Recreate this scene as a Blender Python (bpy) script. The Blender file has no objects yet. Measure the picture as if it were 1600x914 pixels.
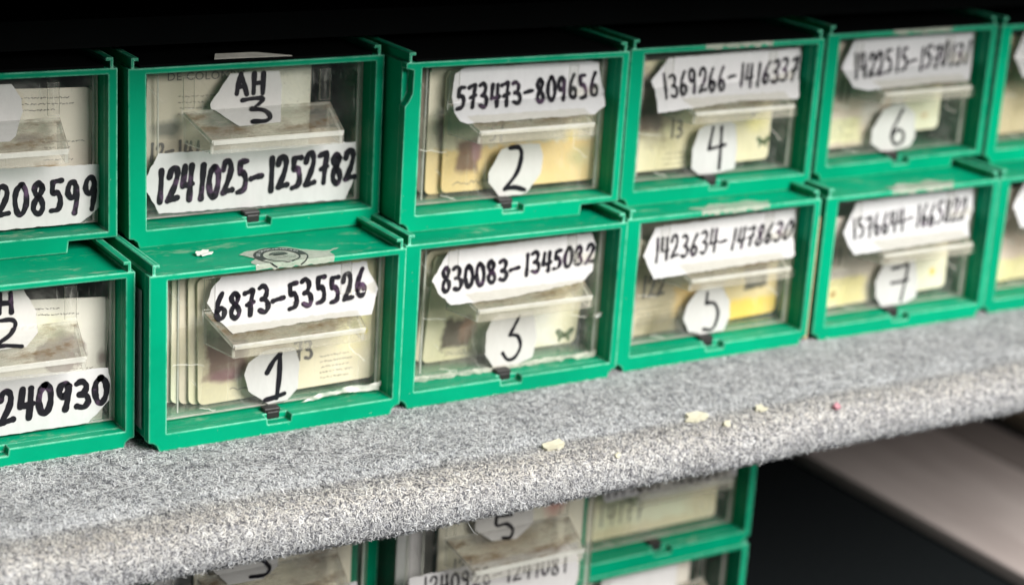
import bpy, bmesh, math, random
import numpy as np
from mathutils import Matrix, Vector, noise

C = bpy.context.scene
COL = C.collection
rnd = random.Random(7)

# ------------------------------------------------------------------ camera
cam_d = bpy.data.cameras.new('camera')
cam = bpy.data.objects.new('camera', cam_d); COL.objects.link(cam)
R = [[0.85306, -0.51829, 0.0606], [0.10932, 0.29105, 0.95044], [-0.51024, -0.80415, 0.30495]]
M = Matrix(((R[0][0], R[1][0], R[2][0]), (R[0][1], R[1][1], R[2][1]), (R[0][2], R[1][2], R[2][2]))).to_4x4()
M.translation = Vector((-0.20701, -0.70742, 0.31774))
cam.matrix_world = M
cam_d.sensor_width = 36.0
cam_d.lens = 2960.4 / 1600 * 36
cam_d.clip_start = 0.02; cam_d.clip_end = 50
cam_d.dof.use_dof = True
cam_d.dof.focus_distance = 0.79
cam_d.dof.aperture_fstop = 6.2
cam_d.dof.aperture_blades = 0
C.camera = cam

# ------------------------------------------------------------------ world, light, exposure
w = bpy.data.worlds.new('World'); C.world = w; w.use_nodes = True
bg = w.node_tree.nodes['Background']
bg.inputs[0].default_value = (0.85, 0.93, 1.0, 1); bg.inputs[1].default_value = 0.085

def area(name, loc, aim, size, power, col):
    d = bpy.data.lights.new(name, 'AREA'); d.energy = power; d.size = size; d.shape = 'DISK'; d.color = col
    o = bpy.data.objects.new(name, d); COL.objects.link(o); o.location = loc
    o.rotation_euler = (Vector(aim) - Vector(loc)).to_track_quat('-Z', 'Y').to_euler()
    return o
area('ceiling_lamp', (0.66, -1.36, 1.04), (0.22, 0.0, 0.04), 1.15, 76, (1.0, 0.985, 0.955))

C.view_settings.view_transform = 'Standard'
C.view_settings.look = 'None'
C.view_settings.exposure = 0.0
C.view_settings.gamma = 1.0
C.render.engine = 'CYCLES'
C.cycles.use_denoising = True
C.cycles.max_bounces = 10
C.cycles.transparent_max_bounces = 24
C.cycles.caustics_reflective = False
C.cycles.caustics_refractive = False

# ------------------------------------------------------------------ tags
def tag(o, label, cat, group=None, kind=None):
    if label: o['label'] = label
    if cat: o['category'] = cat
    if group: o['group'] = group
    if kind: o['kind'] = kind
    return o

def empty(name, loc, rot=None, label=None, cat=None, group=None):
    o = bpy.data.objects.new(name, None); COL.objects.link(o)
    o.empty_display_size = 0.02
    o.location = loc
    if rot: o.rotation_euler = rot
    return tag(o, label, cat, group)

# ------------------------------------------------------------------ materials
class NT:
    def __init__(s, name):
        s.m = bpy.data.materials.new(name); s.m.use_nodes = True
        s.t = s.m.node_tree; s.n = s.t.nodes; s.l = s.t.links
        s.n.clear()
        s.out = s.n.new('ShaderNodeOutputMaterial')
    def add(s, typ, **kw):
        nd = s.n.new(typ)
        for k, v in kw.items():
            if k.startswith('i_'):
                nd.inputs[k[2:].replace('_', ' ')].default_value = v
            else: setattr(nd, k, v)
        return nd
    def link(s, a, b): s.l.new(a, b)
    def pos(s):
        return s.add('ShaderNodeTexCoord').outputs['Object']
    def noise(s, vec, scale, detail=4, rough=0.55, stretch=None):
        if stretch:
            mp = s.add('ShaderNodeMapping'); mp.inputs['Scale'].default_value = stretch
            s.link(vec, mp.inputs['Vector']); vec = mp.outputs[0]
        nd = s.add('ShaderNodeTexNoise'); nd.inputs['Scale'].default_value = scale
        nd.inputs['Detail'].default_value = detail; nd.inputs['Roughness'].default_value = rough
        s.link(vec, nd.inputs['Vector']); return nd.outputs['Fac']
    def ramp(s, fac, p0, p1, c0=(0, 0, 0, 1), c1=(1, 1, 1, 1), interp='LINEAR'):
        r = s.add('ShaderNodeValToRGB'); e = r.color_ramp.elements
        e[0].position = p0; e[1].position = p1; e[0].color = c0; e[1].color = c1
        r.color_ramp.interpolation = interp
        s.link(fac, r.inputs[0]); return r.outputs[0]
    def math(s, op, a, b=None, clamp=False):
        nd = s.add('ShaderNodeMath', operation=op); nd.use_clamp = clamp
        for i, v in enumerate((a, b)):
            if v is None: continue
            if isinstance(v, (int, float)): nd.inputs[i].default_value = v
            else: s.link(v, nd.inputs[i])
        return nd.outputs[0]
    def mix(s, fac, a, b):
        nd = s.add('ShaderNodeMix', data_type='RGBA')
        for sock, v in ((nd.inputs[0], fac), (nd.inputs[6], a), (nd.inputs[7], b)):
            if isinstance(v, (int, float)): sock.default_value = v
            elif isinstance(v, tuple): sock.default_value = v if len(v) == 4 else v + (1,)
            else: s.link(v, sock)
        return nd.outputs[2]
    def bump(s, h, strength, dist=0.0003, normal=None):
        b = s.add('ShaderNodeBump'); b.inputs['Strength'].default_value = strength
        b.inputs['Distance'].default_value = dist
        s.link(h, b.inputs['Height'])
        if normal is not None: s.link(normal, b.inputs['Normal'])
        return b.outputs[0]
    def principled(s, col, rough=0.5, normal=None, spec=0.5):
        p = s.add('ShaderNodeBsdfPrincipled')
        for sock, v in (('Base Color', col), ('Roughness', rough)):
            if isinstance(v, (int, float)): p.inputs[sock].default_value = v
            elif isinstance(v, tuple): p.inputs[sock].default_value = v if len(v) == 4 else v + (1,)
            else: s.link(v, p.inputs[sock])
        p.inputs['Specular IOR Level'].default_value = spec
        if normal is not None: s.link(normal, p.inputs['Normal'])
        return p.outputs[0]
    def schlick(s):
        lw = s.add('ShaderNodeLayerWeight'); lw.inputs['Blend'].default_value = 0.5
        return s.math('ADD', s.math('MULTIPLY', s.math('POWER', lw.outputs['Facing'], 5.0), 0.90), 0.04)
    def done(s, sh):
        s.link(sh, s.out.inputs['Surface']); return s.m

def rgb(r, g, b):            # sRGB 0-255 to linear
    f = lambda c: (c / 255 / 12.92) if c <= 10 else ((c / 255 + 0.055) / 1.055) ** 2.4
    return (f(r), f(g), f(b))

def simple(name, col, rough=0.6, var=0.15, scale=60, bump=0.0, spec=0.4):
    t = NT(name); p = t.pos(); n = t.noise(p, scale)
    lo = tuple(c * (1 - var) for c in col); hi = tuple(min(1, c * (1 + var)) for c in col)
    c = t.mix(n, lo, hi)
    nrm = t.bump(t.noise(p, scale * 6, 3), bump) if bump else None
    return t.done(t.principled(c, rough, nrm, spec))

def mat_green():
    t = NT('green_plastic'); p = t.pos()
    info = t.add('ShaderNodeObjectInfo')
    off = t.add('ShaderNodeVectorMath', operation='ADD')
    sc = t.add('ShaderNodeVectorMath', operation='SCALE'); sc.inputs[0].default_value = (3.1, 1.7, 2.3)
    t.link(info.outputs['Random'], sc.inputs['Scale'])
    t.link(p, off.inputs[0]); t.link(sc.outputs[0], off.inputs[1]); p = off.outputs[0]
    big = t.noise(p, 26, 3)
    base = t.mix(big, (0.0, 0.225, 0.112), (0.0, 0.335, 0.172))
    fade = t.math('ADD', t.math('MULTIPLY', info.outputs['Random'], 0.26), 0.84)
    hsv = t.add('ShaderNodeHueSaturation'); t.link(fade, hsv.inputs['Value']); t.link(base, hsv.inputs['Color']); base = hsv.outputs[0]
    # rubbed, whitened edges, paled further to stand in for bright highlights
    bev = t.add('ShaderNodeBevel', samples=4); bev.inputs['Radius'].default_value = 0.0013
    geo = t.add('ShaderNodeNewGeometry')
    dt = t.add('ShaderNodeVectorMath', operation='DOT_PRODUCT')
    t.link(bev.outputs[0], dt.inputs[0]); t.link(geo.outputs['Normal'], dt.inputs[1])
    edge = t.math('SUBTRACT', 1.0, dt.outputs['Value'])
    edge = t.ramp(edge, 0.015, 0.12)
    wear_glint = t.ramp(t.noise(p, 130, 6, 0.7), 0.30, 0.54)
    e = t.math('MULTIPLY', edge, wear_glint)
    e = t.math('MULTIPLY', e, 0.95)
    c = t.mix(e, base, (0.30, 0.74, 0.54))
    # scuffs and paper-glue specks
    sp = t.ramp(t.noise(p, 420, 3, 0.6), 0.735, 0.76)
    c = t.mix(t.math('MULTIPLY', sp, 0.75), c, (0.50, 0.62, 0.50))
    sc1 = t.ramp(t.noise(p, 130, 5, 0.7, (0.25, 1, 2.2)), 0.70, 0.74)
    c = t.mix(t.math('MULTIPLY', sc1, 0.5), c, (0.25, 0.52, 0.38))
    bs = t.ramp(t.noise(p, 95, 5, 0.75, (1.6, 1, 0.5)), 0.715, 0.745)
    c = t.mix(t.math('MULTIPLY', bs, 0.75), c, (0.006, 0.035, 0.022))
    gr = t.ramp(t.noise(p, 18, 5, 0.7), 0.50, 0.75)
    c = t.mix(t.math('MULTIPLY', gr, 0.35), c, (0.0, 0.16, 0.085))
    # dust that has settled on faces turned upwards
    up = t.add('ShaderNodeSeparateXYZ'); t.link(geo.outputs['Normal'], up.inputs[0])
    upm = t.ramp(up.outputs['Z'], 0.6, 0.95)
    du = t.ramp(t.noise(p, 110, 7, 0.78, (0.35, 0.9, 1)), 0.56, 0.72)
    c = t.mix(t.math('MULTIPLY', t.math('MULTIPLY', upm, du), 0.60), c, (0.46, 0.50, 0.38))
    rough = t.math('ADD', t.math('MULTIPLY', t.noise(p, 90, 4), 0.25), 0.28)
    nrm = t.bump(t.noise(p, 300, 4), 0.12, 0.0002, bev.outputs[0])
    return t.done(t.principled(c, rough, nrm, 0.07))

def mat_clear(name, milk0, milk1, tint=(0.985, 0.985, 0.975), dirt=(0.55, 0.55, 0.50), gloss=0.09, bump=0.05, scale=45, haze=0.3, scratch=0.10):
    t = NT(name); p = t.pos()
    tr = t.add('ShaderNodeBsdfTransparent'); tr.inputs[0].default_value = tint + (1,)
    df = t.add('ShaderNodeBsdfDiffuse'); df.inputs[0].default_value = dirt + (1,)
    gl = t.add('ShaderNodeBsdfGlossy'); gl.inputs['Roughness'].default_value = gloss
    nrm = t.bump(t.noise(p, 160, 4), bump, 0.0003); t.link(nrm, gl.inputs['Normal'])
    n = t.noise(p, scale, 6, 0.65)
    scr = t.ramp(t.noise(p, 220, 5, 0.7, (3.0, 1, 0.18)), 0.60, 0.70)
    rt = t.add('ShaderNodeMapping'); rt.inputs['Rotation'].default_value = (0, 0.7, 0); t.link(p, rt.inputs['Vector'])
    scr2 = t.ramp(t.noise(rt.outputs[0], 260, 5, 0.7, (2.6, 1, 0.12)), 0.63, 0.70)
    smear = t.ramp(t.noise(rt.outputs[0], 34, 7, 0.72, (1, 1, 0.45)), 0.52, 0.72)
    scr = t.math('MAXIMUM', t.math('MAXIMUM', scr, scr2), t.math('MULTIPLY', smear, haze))
    m = t.ramp(n, 0.35, 0.75, (milk0,) * 3 + (1,), (milk1,) * 3 + (1,))
    m = t.math('ADD', m, t.math('MULTIPLY', scr, scratch), True)
    a = t.add('ShaderNodeMixShader'); t.link(m, a.inputs[0]); t.link(tr.outputs[0], a.inputs[1]); t.link(df.outputs[0], a.inputs[2])
    b = t.add('ShaderNodeMixShader'); t.link(t.schlick(), b.inputs[0]); t.link(a.outputs[0], b.inputs[1]); t.link(gl.outputs[0], b.inputs[2])
    return t.done(b.outputs[0])

def mat_plate():              # sloped finger plate: clear with brown grime
    t = NT('grimy_clear_plastic'); p = t.pos()
    tr = t.add('ShaderNodeBsdfTransparent'); tr.inputs[0].default_value = (0.98, 0.98, 0.96, 1)
    info = t.add('ShaderNodeObjectInfo')
    n = t.noise(p, 120, 6, 0.7, (0.5, 1, 1))
    n2 = t.ramp(n, 0.46, 0.62)
    c = t.mix(n2, (0.72, 0.69, 0.60), (0.20, 0.13, 0.07))
    df = t.add('ShaderNodeBsdfDiffuse'); t.link(c, df.inputs[0])
    fac = t.math('ADD', t.math('MULTIPLY', n2, 0.44), 0.09)
    a = t.add('ShaderNodeMixShader'); t.link(fac, a.inputs[0]); t.link(tr.outputs[0], a.inputs[1]); t.link(df.outputs[0], a.inputs[2])
    gl = t.add('ShaderNodeBsdfGlossy'); gl.inputs['Roughness'].default_value = 0.22
    b = t.add('ShaderNodeMixShader'); t.link(t.schlick(), b.inputs[0]); t.link(a.outputs[0], b.inputs[1]); t.link(gl.outputs[0], b.inputs[2])
    return t.done(b.outputs[0])

def mat_paper(name, col, fold=0.25):
    t = NT(name); p = t.pos()
    n = t.noise(p, 40, 4); f = t.noise(p, 420, 4, 0.6, (1, 1, 0.35))
    c = t.mix(n, tuple(x * 0.93 for x in col), col)
    c = t.mix(t.ramp(f, 0.35, 0.7), tuple(x * 0.90 for x in col), c)
    oi = t.add('ShaderNodeObjectInfo')
    c = t.mix(t.math('MULTIPLY', oi.outputs['Random'], 0.22), c, tuple(x * y for x, y in zip(col, (0.97, 0.90, 0.76))))
    st = t.ramp(t.noise(p, 55, 5, 0.65), 0.66, 0.80)
    c = t.mix(t.math('MULTIPLY', st, 0.35), c, (0.52, 0.44, 0.30))
    nrm = t.bump(t.noise(p, 110, 4), fold, 0.0006)
    return t.done(t.principled(c, 0.55, nrm, 0.3))

def mat_ink(name, dark=(0.006, 0.005, 0.009), fade=(0.10, 0.055, 0.105), lo=0.56, hi=0.74):
    t = NT(name); p = t.pos()
    n = t.noise(p, 150, 4, 0.65)
    c = t.mix(t.ramp(n, lo, hi), dark, fade)
    return t.done(t.principled(c, 0.42, None, 0.4))

def mat_card(name, base, patches, specks=0.0):
    """printed card: patches = (kind, cx, cz, rx, rz, colour, softness) in millimetres on the card itself"""
    t = NT(name); p = t.pos()
    sx = t.add('ShaderNodeSeparateXYZ'); t.link(p, sx.inputs[0])
    X = t.math('MULTIPLY', sx.outputs['X'], 1000.0); Z = t.math('MULTIPLY', sx.outputs['Z'], 1000.0)
    up = lambda q: tuple(min(0.88, x * k_ + 0.03) for x, k_ in zip(q, (1.44, 1.36, 1.38))) if sum(q) > 1.0 else q
    base = up(base); patches = [(a, b, c_, d, e, up(f), g) for a, b, c_, d, e, f, g in patches]
    n = t.noise(p, 60, 5, 0.6)
    wob = t.math('MULTIPLY', t.math('SUBTRACT', t.noise(p, 140, 4, 0.6), 0.5), 0.8)
    c = t.mix(n, tuple(x * 0.86 for x in base), base)
    fine = t.noise(p, 900, 2, 0.5, (0.4, 1, 3.0))
    c = t.mix(t.math('MULTIPLY', t.ramp(fine, 0.5, 0.75), 0.12), c, tuple(x * 0.6 for x in base))
    for kind, cx, cz, rx, rz, col, soft in patches:
        dx = t.math('DIVIDE', t.math('SUBTRACT', X, cx), rx); dz = t.math('DIVIDE', t.math('SUBTRACT', Z, cz), rz)
        if kind == 'oval':
            d = t.math('SQRT', t.math('ADD', t.math('MULTIPLY', dx, dx), t.math('MULTIPLY', dz, dz)))
        else:
            d = t.math('MAXIMUM', t.math('ABSOLUTE', dx), t.math('ABSOLUTE', dz))
        d = t.math('ADD', d, wob)
        m = t.ramp(d, max(0.0, 1 - soft), 1.0, (1, 1, 1, 1), (0, 0, 0, 1))
        c = t.mix(t.math('MULTIPLY', m, 0.92), c, col)
    if specks:
        s = t.ramp(t.noise(p, 700, 3, 0.6), 0.70 - specks, 0.74 - specks)
        c = t.mix(t.math('MULTIPLY', s, 0.8), c, (0.14, 0.10, 0.06))
    nrm = t.bump(n, 0.15, 0.0004)
    return t.done(t.principled(c, 0.45, nrm, 0.4))

def mat_felt_base():
    t = NT('grey_felt'); p = t.pos()
    a = t.noise(p, 900, 4, 0.7); b = t.noise(p, 60, 4)
    c = t.mix(t.ramp(a, 0.35, 0.65), (0.07, 0.07, 0.078), (0.42, 0.42, 0.43))
    c = t.mix(t.math('MULTIPLY', b, 0.3), c, (0.20, 0.19, 0.18))
    return t.done(t.principled(c, 0.95, t.bump(a, 0.6, 0.0012), 0.1))

def mat_fibre():
    t = NT('wool_fibre')
    at = t.add('ShaderNodeAttribute', attribute_name='fibre_colour')
    df = t.principled(at.outputs['Color'], 0.75, None, 0.25)
    return t.done(df)

MG = mat_green()
M_PANEL = mat_clear('clear_plastic', 0.0, 0.035, dirt=(0.80, 0.79, 0.72), haze=0.7, scratch=0.30)
M_SIDE = mat_clear('clear_plastic_side', 0.03, 0.16, dirt=(0.70, 0.68, 0.60))
M_EDGE = mat_clear('clear_plastic_edge', 0.40, 0.75, dirt=(0.78, 0.77, 0.70))  # milky colour paints in the bright highlights along plastic edges
M_BACK = mat_clear('clear_plastic_inside', 0.0, 0.008, bump=0.02, scratch=0.0)
M_LIP = mat_clear('clear_plastic_lip', 0.08, 0.25, dirt=(0.80, 0.77, 0.68), gloss=0.14, bump=0.15)
M_PLATE = mat_plate()
M_TAPE = mat_clear('clear_tape', 0.0, 0.11, tint=(0.97, 0.96, 0.92), dirt=(0.75, 0.72, 0.62), gloss=0.16, bump=0.9, scale=90)
M_TAPEW = mat_clear('whitened_tape', 0.55, 0.85, tint=(0.97, 0.96, 0.92), dirt=(0.80, 0.78, 0.70), gloss=0.3, bump=0.8, scale=120)
M_TORN = mat_clear('torn_tape_paper', 0.35, 0.85, tint=(0.97, 0.96, 0.92), dirt=(0.66, 0.63, 0.54), gloss=0.3, bump=0.5, scale=240)
M_PAPER = mat_paper('white_label_paper', (0.63, 0.62, 0.625))
M_PAPER2 = mat_paper('thin_label_paper', (0.60, 0.59, 0.57))
M_INK = mat_ink('marker_ink')
M_INK2 = mat_ink('fine_marker_ink', lo=0.70, hi=0.9)
M_BFLY = simple('green_print', (0.10, 0.15, 0.06), 0.6)
M_FADED = simple('faded_ink', (0.16, 0.15, 0.14), 0.7)
M_BLACK = simple('black_rubber', (0.018, 0.017, 0.016), 0.45, 0.5, 200, 0.3)
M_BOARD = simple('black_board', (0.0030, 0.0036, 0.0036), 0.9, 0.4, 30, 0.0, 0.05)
M_DARKCLOTH = simple('dark_cloth', (0.010, 0.012, 0.013), 0.95, 0.4, 300, 0.3, 0.05)
M_FELT = mat_felt_base(); M_FIBRE = mat_fibre()
M_GLUE = simple('dried_glue', (0.50, 0.475, 0.36), 0.5, 0.25, 300, 0.4)
M_PINK = simple('pink_lint', (0.46, 0.22, 0.25), 0.9, 0.3, 400)
M_SCRAP = simple('paper_scrap', (0.72, 0.71, 0.66), 0.8, 0.2, 200, 0.3)
M_SEAL = mat_clear('old_seal_film', 0.45, 0.80, tint=(0.85, 0.9, 0.85), dirt=(0.55, 0.57, 0.48), gloss=0.15, bump=0.5, scale=150)
M_SEALINK = simple('seal_ink', (0.012, 0.016, 0.016), 0.4, 0.4, 300)
M_SILVER = simple('silver_seal_print', (0.72, 0.74, 0.72), 0.35, 0.1, 300)
M_STICK = simple('side_sticker_paper', (0.30, 0.30, 0.29), 0.7, 0.3, 150)
M_CARDB = simple('tan_cardboard', (0.50, 0.36, 0.20), 0.8, 0.25, 80)
M_WOOD = simple('taupe_wood', (0.33, 0.275, 0.25), 0.6, 0.25, 25)

# ------------------------------------------------------------------ mesh builder (millimetres, local to a thing)
class MB:
    def __init__(s): s.v = []; s.f = []; s.m = []
    def face(s, pts, m=0):
        i = len(s.v); s.v += [tuple(p) for p in pts]; s.f.append(tuple(range(i, i + len(pts)))); s.m.append(m)
    def hexa(s, a, b, m=0, mats=None):
        """a, b: two matching quads (four points each); closed solid"""
        i = len(s.v); s.v += [tuple(p) for p in a] + [tuple(p) for p in b]
        fs = [(0, 1, 2, 3), (7, 6, 5, 4), (0, 4, 5, 1), (1, 5, 6, 2), (2, 6, 7, 3), (3, 7, 4, 0)]
        for k, f in enumerate(fs):
            s.f.append(tuple(i + q for q in f)); s.m.append(mats[k] if mats else m)
    def box(s, x0, x1, y0, y1, z0, z1, m=0, mats=None):
        s.hexa([(x0, y0, z0), (x1, y0, z0), (x1, y0, z1), (x0, y0, z1)],
               [(x0, y1, z0), (x1, y1, z0), (x1, y1, z1), (x0, y1, z1)], m, mats)
    def ring(s, outer, inner, y0, y1, m=0):
        bm = bmesh.new(); es = []
        for poly in (outer, inner):
            vs = [bm.verts.new((x, y0, z)) for x, z in poly]
            es += [bm.edges.new((vs[i], vs[(i + 1) % len(vs)])) for i in range(len(vs))]
        bmesh.ops.triangle_fill(bm, edges=es, use_beauty=True, use_dissolve=False)
        r = bmesh.ops.extrude_face_region(bm, geom=list(bm.faces))
        bmesh.ops.translate(bm, vec=(0, y1 - y0, 0), verts=[g for g in r['geom'] if isinstance(g, bmesh.types.BMVert)])
        bmesh.ops.recalc_face_normals(bm, faces=list(bm.faces))
        s.bm(bm, m)
    def bm(s, bm, m=0):
        bm.verts.index_update(); i = len(s.v)
        s.v += [tuple(v.co) for v in bm.verts]
        for f in bm.faces:
            s.f.append(tuple(i + v.index for v in f.verts)); s.m.append(m)
        bm.free()
    def build(s, name, mats, parent=None, smooth=False, fix=True, scale=0.001):
        me = bpy.data.meshes.new(name)
        me.from_pydata([(x * scale, y * scale, z * scale) for x, y, z in s.v], [], s.f)
        for mt in (mats if isinstance(mats, (list, tuple)) else [mats]): me.materials.append(mt)
        me.polygons.foreach_set('material_index', s.m)
        if fix:
            b = bmesh.new(); b.from_mesh(me); bmesh.ops.recalc_face_normals(b, faces=list(b.faces)); b.to_mesh(me); b.free()
        if smooth: me.polygons.foreach_set('use_smooth', [True] * len(me.polygons))
        me.update()
        o = bpy.data.objects.new(name, me); COL.objects.link(o)
        if parent: o.parent = parent
        return o

def catmull(pts, n=7):
    if len(pts) < 3: 
        a, b = pts[0], pts[-1]
        return [(a[0] + (b[0] - a[0]) * i / n, a[1] + (b[1] - a[1]) * i / n) for i in range(n + 1)]
    closed = pts[0] == pts[-1]
    out = []
    N = len(pts)
    for i in range(N - 1):
        p0 = pts[i - 1] if i > 0 else (pts[N - 2] if closed else pts[0])
        p1, p2 = pts[i], pts[i + 1]
        p3 = pts[i + 2] if i + 2 < N else (pts[1] if closed else pts[N - 1])
        for k in range(n):
            t = k / n
            out.append(tuple(0.5 * (2 * p1[j] + (p2[j] - p0[j]) * t + (2 * p0[j] - 5 * p1[j] + 4 * p2[j] - p3[j]) * t * t
                                    + (3 * p1[j] - p0[j] - 3 * p2[j] + p3[j]) * t ** 3) for j in (0, 1)))
    out.append(pts[-1])
    return out

# handwriting: every sign is a few pen strokes in a unit box
GL = {
 '0': [[(.30, 1), (.08, .80), (.0, .42), (.14, .05), (.36, .03), (.55, .35), (.55, .75), (.36, 1), (.26, .98)]],
 '1': [[(.33, 1), (.30, .5), (.25, 0)]],
 '2': [[(.02, .74), (.16, .97), (.42, .98), (.52, .76), (.36, .42), (.0, .03)], [(.0, .03), (.28, .06), (.56, .08)]],
 '3': [[(.04, .93), (.28, 1), (.48, .84), (.38, .60), (.16, .52)], [(.16, .52), (.46, .45), (.55, .2), (.34, .0), (.02, .08)]],
 '4': [[(.10, 1), (.0, .42)], [(.0, .42), (.3, .43), (.60, .47)], [(.50, 1), (.46, .5), (.42, 0)]],
 '5': [[(.55, .97), (.30, .97), (.14, .94)], [(.14, .94), (.12, .60), (.34, .62), (.50, .40), (.40, .10), (.02, .03)]],
 '6': [[(.44, 1), (.16, .66), (.03, .28), (.18, .02), (.44, .08), (.50, .34), (.30, .47), (.08, .30)]],
 '7': [[(.02, .90), (.28, .96), (.52, .97), (.40, .55), (.30, 0)], [(.12, .46), (.34, .50), (.54, .54)]],
 '8': [[(.46, .86), (.28, 1), (.08, .84), (.16, .62), (.42, .42), (.50, .16), (.28, .0), (.04, .14), (.10, .40), (.36, .60), (.48, .80), (.44, .90)]],
 '9': [[(.48, .74), (.38, .98), (.12, .92), (.04, .66), (.22, .48), (.44, .66), (.48, .86)], [(.48, .80), (.46, .40), (.34, 0)]],
 '-': [[(.04, .46), (.30, .50), (.58, .52)]],
 'A': [[(.02, 0), (.14, .55), (.28, 1)], [(.28, 1), (.42, .5), (.52, 0)], [(.12, .36), (.44, .38)]],
 'H': [[(.06, 1), (.04, 0)], [(.50, 1), (.50, 0)], [(.06, .50), (.50, .52)]],
 # the large figures on the round stickers, each as it is written there
 '1s': [[(.12, .60), (.45, .85), (.78, 1)], [(.78, 1), (.74, .5), (.60, .04)], [(.02, .0), (.45, .05), (1, .14)]],
 '2s': [[(.30, .97), (.72, .98), (.85, .80), (.62, .40), (.02, .02)], [(.02, .02), (.5, .06), (1, .0)]],
 '3s': [[(.0, .93), (.40, 1), (.76, .98), (.50, .66), (.36, .52)], [(.36, .52), (.80, .46), (1, .22), (.86, .04), (.42, .02)]],
 '3t': [[(.95, 1.1), (.60, .78), (.42, .62)], [(.42, .62), (.85, .60), (1, .34), (.70, .06), (.30, .0), (.04, .16)]],
 '4s': [[(.28, 1), (.0, .47)], [(.0, .47), (.5, .52), (1, .58)], [(.80, 1), (.72, .5), (.62, 0)]],
 '5s': [[(.28, 1), (.20, .72)], [(.20, .72), (.75, .72), (1, .45), (.65, .06), (.02, .04)]],
 '5t': [[(.95, 1), (.15, .92)], [(.15, .92), (.15, .55), (.70, .62), (1, .36), (.85, .04), (.45, .02)]],
 '6s': [[(.95, 1), (.50, .66), (.08, .28), (.30, .0), (.80, .05), (.95, .30), (.55, .42), (.15, .24)]],
 '7s': [[(.06, .88), (.60, .94), (.98, 1), (.80, .5), (.55, 0)], [(.02, .48), (.50, .52), (.96, .58)]],
}
ADV = {'1': .60, '-': .84, 'A': .80, 'H': .80}

class Writer:
    """ink strokes laid on a sheet: fn(u, v, lift) -> point in mm"""
    def __init__(s, mb, fn, mat): s.mb = mb; s.fn = fn; s.mat = mat; s.k = 0
    def stroke(s, pts, width):
        pts = catmull(pts)
        dense = [pts[0]]
        for a in pts[1:]:
            if math.hypot(a[0] - dense[-1][0], a[1] - dense[-1][1]) > 0.12: dense.append(a)
        pts = dense
        if len(pts) < 2: return
        lift = 0.16 + 0.025 * (s.k % 9); s.k += 1
        n = len(pts); L = []; Rr = []
        ph = rnd.random() * 9
        for i, p in enumerate(pts):
            a = pts[max(0, i - 1)]; b = pts[min(n - 1, i + 1)]
            dx, dy = b[0] - a[0], b[1] - a[1]; d = math.hypot(dx, dy) or 1
            hw = width / 2 * (1 + 0.13 * math.sin(ph + i * 0.45) + 0.05 * math.sin(ph * 3 + i * 1.3))
            L.append((p[0] - dy / d * hw, p[1] + dx / d * hw)); Rr.append((p[0] + dy / d * hw, p[1] - dx / d * hw))
        def cap(c, a, sgn):
            ang = math.atan2(a[1] - c[1], a[0] - c[0]); r = math.hypot(a[0] - c[0], a[1] - c[1])
            return [(c[0] + r * math.cos(ang + sgn * q * math.pi / 6), c[1] + r * math.sin(ang + sgn * q * math.pi / 6)) for q in range(7)]
        for i in range(n - 1):
            s.mb.face([s.fn(*q, lift) for q in (L[i], Rr[i], Rr[i + 1], L[i + 1])], s.mat)
        s.mb.face([s.fn(*q, lift) for q in cap(pts[0], L[0], 1)], s.mat)
        s.mb.face([s.fn(*q, lift) for q in cap(pts[-1], Rr[-1], 1)], s.mat)
    def text(s, txt, quad, width, jit=0.05):
        """quad: base-left, top-left, base-right, top-right in sheet coordinates"""
        bl, tl, br, tr = quad
        tot = sum(ADV.get(c, .74) for c in txt) - .18
        x = 0
        for c in txt:
            j = lambda q: rnd.uniform(-q, q)
            oy = j(jit); sy = 1 + j(jit); sl = j(.05)
            for st in GL[c]:
                pts = []
                for gx, gy in st:
                    u = (x + (gx if c in '-AH' else .05 + gx * .83) + sl * gy + j(.012)) / tot; v = oy + gy * sy + j(.012)
                    b = (bl[0] + (br[0] - bl[0]) * u, bl[1] + (br[1] - bl[1]) * u)
                    t = (tl[0] + (tr[0] - tl[0]) * u, tl[1] + (tr[1] - tl[1]) * u)
                    pts.append((b[0] + (t[0] - b[0]) * v, b[1] + (t[1] - b[1]) * v))
                if st[0] == st[-1]: pts[-1] = pts[0]
                s.stroke(pts, width)
            x += ADV.get(c, .74)
    def figure(s, key, quad, width):
        bl, tl, br, tr = quad
        for st in GL[key]:
            pts = []
            for u, v in st:
                b = (bl[0] + (br[0] - bl[0]) * u, bl[1] + (br[1] - bl[1]) * u)
                t = (tl[0] + (tr[0] - tl[0]) * u, tl[1] + (tr[1] - tl[1]) * u)
                pts.append((b[0] + (t[0] - b[0]) * v, b[1] + (t[1] - b[1]) * v))
            s.stroke(pts, width)

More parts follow.
